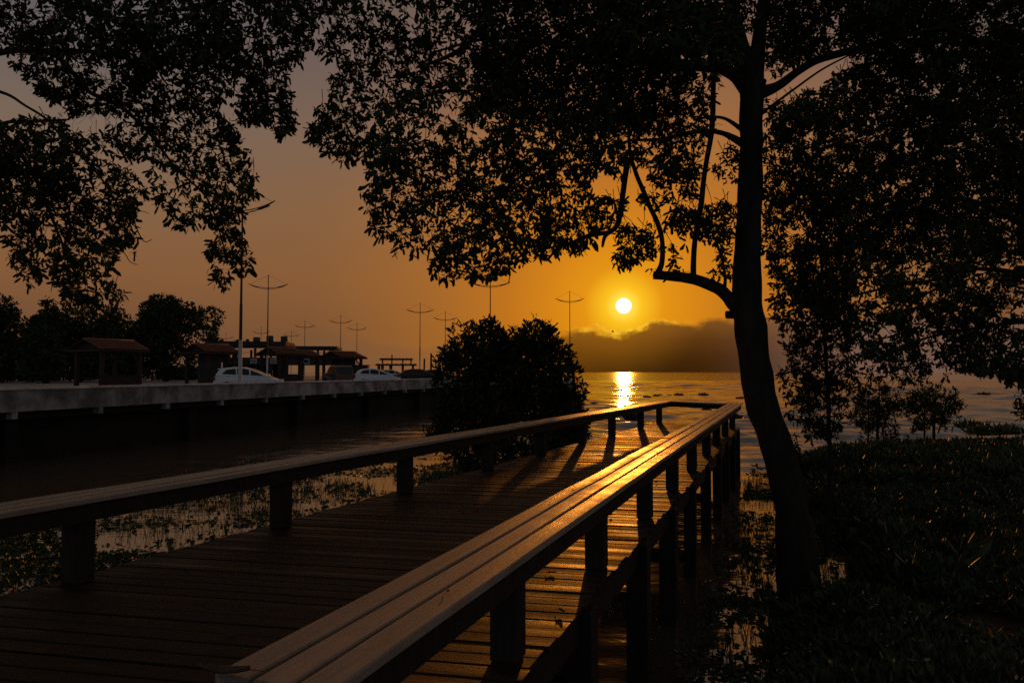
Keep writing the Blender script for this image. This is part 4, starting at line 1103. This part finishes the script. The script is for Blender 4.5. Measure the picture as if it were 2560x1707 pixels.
# low two-storey dark building with open terrace and tanks
bd_d = 116.0
bl_ = empty('terrace_building', (px(690, bd_d), bd_d, GZ), R(8), label='long dark two-storey building with an open terrace and water tanks on its flat roof', cat='building')
def bx_(name, matl, c, s, parent=None, bev=0.0):
    m = MB(); m.box(c, s, bev=bev); return m.build(name, matl, parent or bl_, False)
W0 = 19.5
bx_('floor_slab', M['render'], (0, 0, 2.85), (W0, 9, 1.1))
roof_ = bx_('roof', M['render'], (-3.6, 0, 5.45), (11.6, 9.2, .75))
bx_('roof_slab', M['render'], (6.0, 0, 4.95), (7.5, 9.1, .40))
for i in range(9):
    x = -9.2 + i * 2.3
    for y in (-4.3, 4.3): bx_('column', M['render'], (x, y, 4.1 if x < 2.3 else 4.07), (.32, .32, 1.36 if x < 2.3 else 1.3))
bx_('stair_block', M['render'], (-8.6, 1.0, 4.2), (2.0, 5, 1.5))
for i in range(9):
    x = -9.2 + i * 2.3
    bx_('ground_column', M['render'], (x, -4.2, 1.15), (.5, .4, 2.3))
bx_('ground_wall', M['render'], (-4.6, 3.5, 1.15), (10, .3, 2.3))
for i, x in enumerate((-2.5, .4, 5.2)):
    f = bx_('window', M['white_paint'], (x, -4.52, 2.85), (.9, .06, .7)); bx_('pane', M['win'], (x, -4.56, 2.85), (.76, .03, .56), f)
bx_('handrail', M['dark_steel'], (0, -4.45, 4.15), (W0 - .2, .05, .06))
for i, x in enumerate((-7.9, -5.6, -4.1)):
    bx_('chimney', M['render'], (x, -1, 6.05), (.42, .5, .5 if i != 1 else .35), roof_)
for x, r_, h, lab in ((-1.35, .55, .75, 'smallest round water tank on the dark flat roof, left of the tallest'), (.62, .55, .98, 'tallest round water tank, middle of the row on the dark flat roof'), (2.75, .55, .92, 'round water tank at the right end of the row on the dark flat roof')):
    pos = Matrix.Translation(bl_.location) @ Matrix.Rotation(R(8), 4, 'Z') @ Vector((x - 1.2, -2, 5.83))
    m = MB(); m.tube([pos + Vector((0, 0, z)) for z in (0, .08, h - .14, h - .04, h)], [r_ * .93, r_, r_, r_ * .85, r_ * .45], 16)
    tag(m.build('water_tank', M['tank']), lab, 'water tank', 'water tanks on the flat roof')

d = 98.0
bb = empty('brick_block', (px(906, d), d, GZ), R(6), label='small flat-topped red brick block at the right end of the tile-roofed house', cat='building')
m = MB(); m.box((0, 0, 1.02), (1.7, 2.4, 2.04)); m.build('wall', M['brick'], bb, False)
m = MB(); m.box((0, 0, 2.10), (1.8, 2.5, .11)); m.build('roof', M['render'], bb, False)
m = MB(); m.box((.1, -1.22, .75), (.75, .06, 1.5)); m.build('door', M['timber'], bb, False)

d = 92.0
pg = empty('pergola', (px(992, d), d, GZ), R(4), label='open timber pergola with two stepped flat slabs, behind the dark saloon', cat='pergola')
for nm, z, Ls in (('upper_slab', 2.78, 4.0), ('lower_slab', 2.10, 5.0)):
    m = MB(); m.box((0, 0, z), (Ls, 2.4, .20))
    for k in range(9): m.box((-Ls / 2 + .25 + k * (Ls - .5) / 8, 0, z + .131), (.07, 2.7, .06))
    m.build(nm, M['timber'], pg, False)
for x in (-2.2, -1.75, -.75, .75, 2.0):
    for y in (-.9, .9):
        m = MB(); m.box((x, y, 1.0), (.17, .17, 1.996)); m.build('post', M['timber'], pg, False)
for x in (-1.75, .75, 1.75):
    m = MB(); m.box((x, 0, 2.44), (.16, .16, .475)); m.build('short_post', M['timber'], pg, False)

for fx, fy, d, r_, lab in ((1060, 896, 90, .12, 'shorter of two dark posts left of the big shrub'), (1077, 883, 88, .13, 'taller of two dark posts close beside the big shrub'), (979, 887, 99, .1, 'dark pole rising behind the pergola roof')):
    h = zz(fy, d) - GZ; p = Vector((px(fx, d), d, GZ))
    m = MB(); m.tube([p, p + Vector((.03, 0, h * .5)), p + Vector((.05, 0, h - .05)), p + Vector((.05, 0, h))], [r_, r_ * .95, r_ * .9, r_ * .6], 8)
    tag(m.build('timber_post', M['timber']), lab, 'post', 'posts at the quay edge')
p = at(1432, 925, 40); q = at(1444, 972, 40); q.z = -.4
m = MB(); m.tube([q, p.lerp(q, .5), p, p + Vector((-.05, 0, .03))], [.11, .10, .095, .06], 8); tag(m.build('mooring_post', M['timber']), 'leaning dark mooring post in the lake at the right flank of the shrubs', 'post')
# white cross-shaped post
d = 58.0; wc = empty('white_signpost', (px(555, d), d, GZ), label='small white cross-shaped post behind the tail of the nearer white hatchback', cat='post')
m = MB(); m.tube([(0, 0, 0), (0, 0, 1.95)], .05, 8); m.build('pole', M['white_paint'], wc, False)
m = MB(); m.bar((-.3, 0, 1.45), (.3, 0, 1.42), .07, .08); m.build('arm', M['white_paint'], wc, False)

# ------------------------------------------------------------------ water plants, ground cover
def tufts(P, n_leaf, h, w_, lean=.5):
    n = len(P); idx = np.repeat(np.arange(n), n_leaf); k = n * n_leaf
    Dv = nrm(rng.normal(size=(k, 3)) * np.array([[lean, lean, .1]]) + np.array([[0, 0, 1.0]]))
    L = np.repeat(rng.uniform(.6, 1.3, n), n_leaf) * h * rng.uniform(.6, 1.2, k)
    base = P[idx] + rng.normal(size=(k, 3)) * np.array([[.35, .35, 0]]) * h * .5
    return leaves(base, Dv, L, w_ * rng.uniform(.7, 1.3, k))


def stuff(name, Ps, matl):
    V, F, o = [], [], 0
    for v, f in Ps: V.append(v); F.append(f + o); o += len(v)
    ob = np_mesh(name, np.concatenate(V), np.concatenate(F), M[matl]); return tag(ob, kind='stuff')

def pier_clear(x, y): return x < LP(y).x - .25 or x > RP(y).x + .25


def sample(n, x0, x1, y0, y1, test, seed, sc_=.35, thr=.0):
    out = []
    t = 0
    while len(out) < n and t < n * 40:
        t += 1; x, y = random.uniform(x0, x1), random.uniform(y0, y1)
        if not test(x, y): continue
        if mnoise.noise(Vector((x * sc_, y * sc_, seed))) < thr + random.uniform(-.25, .25): continue
        out.append((x, y))
    return out

def wat(x, y): return pier_clear(x, y) and bank_z(x, y) < 0.03
left_w = lambda x, y: wat(x, y) and x < LP(y).x and x > quay(y).x + .6
right_w = lambda x, y: wat(x, y) and x > RP(y).x
s1 = sample(1800, -10, 3, 8, 22, left_w, 1.0, .45, .02)
s2 = sample(700, 0, 8, 5, 21, right_w, 2.0, .6, -.05)
reed = np.array([(x, y, -.02) for x, y in s1 + s2])
stuff('water_reeds', [tufts(reed, 3, .24, .012, .22), tufts(reed[::5] + np.array([[.05, 0, .0]]), 4, .11, .03, .8)], 'water_leaf')
c1 = sample(2600, -14, -3.0, 6, 15, lambda x, y: left_w(x, y) and (x < -.56 * y or (y < 12.3 and x < -.43 * y)), 3.0, .3, -.1)
c2 = sample(90, -9, 2, 12, 24, left_w, 4.0, .5, .35)
c3 = sample(110, 3, 12, 12, 27, right_w, 5.0, .6, .15)
c4 = sample(60, 1, 5, 4, 12, right_w, 6.0, .8, .2)
mat_pts = np.array([(x, y, 0.0) for x, y in c1 + c2 + c3 + c4])


def pads(n):
    """small flat leaves lying on the sheltered water, in drifting patches"""
    P = sample(int(n * .62), -9, 3, 9.5, 26, left_w, 14.0, .7, .02) + sample(int(n * .16), 0, 9, 5, 22, right_w, 15.0, .8, .18)
    P = np.array([(x, y, .012) for x, y in P]); idx = np.repeat(np.arange(len(P)), 4); k = len(idx)
    Dv = nrm(rng.normal(size=(k, 3)) * np.array([[1, 1, .10]]) + np.array([[0, 0, .06]]))
    return leaves(P[idx] + rng.normal(size=(k, 3)) * np.array([[.10, .06, 0]]), Dv, rng.uniform(.05, .12, k), rng.uniform(.03, .06, k), .1)
stuff('floating_vegetation', [tufts(mat_pts, 14, .085, .03, 1.0), pads(3600)], 'water_leaf')

gp = []
while len(gp) < 23000:
    y = random.uniform(2.0, 29.0) if random.random() < .75 else random.uniform(2, 14); x = random.uniform(0, min(30, 2 + y * .85))
    z = bank_z(x, y)
    if z < .02 or not pier_clear(x, y): continue
    if math.hypot(x, y) < 2.4: continue
    if y < 20 and mnoise.noise(Vector((x * .5, y * .5, 7))) < random.uniform(-.65, -.0): continue
    gp.append((x, y, z))
gp = np.array(gp)
far = gp[:, 1] > 17
stuff('ground_cover', [tufts(gp[~far], 11, .17, .034, 1.0), tufts(gp[far], 11, .32, .060, .9)], 'cover')
bl2 = gp[rng.choice(len(gp), 1100)]; bl2 = bl2[bl2[:, 1] > 9.5]; bl2 = bl2[[mnoise.noise(Vector((float(p[0]) * .45, float(p[1]) * .45, 31))) > .0 for p in bl2]]
stuff('broadleaf_undergrowth', [tufts(bl2, 9, .34, .085, .7)], 'cover')
fl = []
while len(fl) < 520:
    y = random.uniform(4, 17); x = random.uniform(shore_x(y), 2 + y * .8); z = bank_z(x, y)
    if z > .02: fl.append((x, y, z + random.uniform(.10, .24)))
fl = np.array(fl); Dv = nrm(rng.normal(size=(len(fl), 3)) * np.array([[1, 1, .45]]))
V, F = leaves(fl, Dv, rng.uniform(.03, .085, len(fl)), rng.uniform(.012, .03, len(fl)))
tag(np_mesh('fallen_leaves', V, F, M['leaf_yellow']), kind='stuff')

# floating clumps one can count on the open lake
fc = [(1580, 1047, 1.2, .45, 'bushy floating plant clump right beyond the far corner of the pier'),
      (1616, 993, .9, .18, 'small floating plant patch right of the sun glint, leftmost of the far ones'),
      (1638, 990, .8, .2, 'small floating plant patch second to the right of the sun glint'),
      (1650, 986, .6, .15, 'tiny floating plant fleck above the end rail, between two larger patches'),
      (1697, 977, 1.5, .25, 'farthest floating plant patch, low and wide, left of the trunk'),
      (1758, 984, 1.4, .32, 'pointed floating plant clump close to the left side of the big trunk'),
      (1672, 989, .7, .12, 'thin flat floating patch in line above the end rail'),
      (1850, 997, 1.6, .2, 'flat floating patch touching the left edge of the big trunk'),
      (1836, 1045, .7, .25, 'floating tuft just beyond the right far corner of the pier'),
      (1765, 1026, .8, .14, 'faint floating sprig between end rail and right rail'),
      (1484, 1012, .8, .2, 'floating tuft right beside the low shrub under the sun glint'),
      (2457, 986, 1.3, .4, 'small lone clump on the lake at the right, below the hanging leaves'),
      (2437, 960, 1.3, .12, 'thin far streak of plants on the lake at the right'),
      (2420, 1070, 1.5, .5, 'boxy floating clump right of the free-standing young tree'),
      (2480, 1083, 3.2, .5, 'long raft of floating plants near the right edge'),
      (1446, 1010, .5, .1, 'tiny floating fleck at the left side of the sun glint')]
for fx, fy, wd, h, lab in fc:
    d = min(CAM_Z * FPX / (fy - HOR), 95); p = Vector((px(fx, d), d, 0)); wd *= .62 if d > 36 else .8; n = int(20 + 40 * wd)
    Pp = np.array([(p.x + rng.normal() * wd * .28, p.y + rng.normal() * wd * .22, 0.0) for _ in range(n)])
    V, F = tufts(Pp, 6, h * .85 + .06, .09 if d < 40 else .14, .8)
    o = np_mesh('floating_plant', V - np.array([[p.x, p.y, 0]]), F, M['water_leaf']); o.location = p
    tag(o, lab, 'floating plant', 'plant clumps afloat on the lake')


# ------------------------------------------------------------------ leaves lying on the pier, bird
def leaf_on(p, L, W, rz, label, curl=.3, m_='leaf_dead'):
    n = 9; V, F = [], []
    for i in range(n + 1):
        t = i / n; w_ = W * math.sin(math.pi * min(1, t * .93 + .04)) ** .8; x = (t - .5) * L
        z = .004 + curl * L * (t - .5) ** 2
        V += [(x, -w_ / 2, z + curl * W * .9), (x, -w_ / 4, z + curl * W * .25), (x, 0, z), (x, w_ / 4, z + curl * W * .2), (x, w_ / 2, z + curl * W * .7)]
    for i in range(n):
        for j in range(4): k = i * 5 + j; F.append((k, k + 1, k + 6, k + 5))
    m = MB(); m.add(V, F, True); m.tube([(L * .48, 0, curl * L * .25 + .006), (L * .62, .006, curl * L * .3), (L * .74, .012, curl * L * .22)], .0018, 5)
    o = m.build('fallen_leaf', M[m_]); o.location = p; o.rotation_euler.z = rz
    sm = o.modifiers.new('thickness', 'SOLIDIFY'); sm.thickness = .0012
    return tag(o, label, 'leaf', 'dry leaves lying on the pier')
def on_plane(fx, fy, z):
    v = ray(fx, fy); return Vector((0, 0, CAM_Z)) + v * ((z - CAM_Z) / v.z)
leaf_on(on_plane(560, 1686, RAIL + .004), .17, .055, R(-8), 'big curled dry leaf with its stalk on the near end of the right rail', .35)
for fx, fy, z, L, lab in ((1120, 1480, RAIL, .035, 'small dark leaf on the outer plank of the right rail, nearest the camera'), (1434, 1216, RAIL, .04, 'tiny leaf on the inner plank of the right rail at mid length'),
                          (1647, 1133, RAIL, .06, 'leaf crumb on the right rail near its bright patch'), (1134, 1083, RAIL, .09, 'single leaf on the left rail at mid length'), (1728, 1064, RAIL, .09, 'small leaf on the right rail close to its far end'),
                          (1380, 1432, DECK, .07, 'dark leaf on the deck between right rail posts'), (1528, 1288, DECK, .1, 'dark leaf on the lit deck strip outside the right rail'), (1640, 1206, DECK, .1, 'small leaf on the deck strip just before the bright patch'),
                          (1186, 1266, DECK, .1, 'dark leaf on the deck left of the right rail, mid pier'), (1500, 1133, DECK, .14, 'leaf on the sunlit far deck, left of the bright strip'), (1447, 1164, DECK, .12, 'leaf on the far deck between two post shadows'),
                          (577, 1590, DECK, .07, 'dark leaf on the near deck boards left of the right rail'), (1405, 1528, DECK, .08, 'leaf on the outer deck edge beside the nearest right post')):
    leaf_on(on_plane(fx, fy, z + .006), L, L * .4, random.uniform(0, 6), lab, .25)

p = at(1532, 830, 60)
b_ = MB(); b_.tube([p + Vector((-.14, 0, 0)), p + Vector((-.05, 0, .01)), p + Vector((.06, 0, .015)), p + Vector((.14, 0, .02))], [.008, .028, .024, .006], 8)
br = empty('flying_bird', p, label='tiny dark bird flying below the sun in front of the cloud bank', cat='bird')
b_.build('body', M['bird'], br)
for s_ in (-1, 1):
    m = MB(); m.prism([p + Vector((-.03, 0, .03)), p + Vector((.06, 0, .03)), p + Vector((.04, s_ * .14 + .02, .14)), p + Vector((-.06, s_ * .30, .10)), p + Vector((-.04, s_ * .14, .11))], (0, 0, .008)); m.build('wing', M['bird'], br)
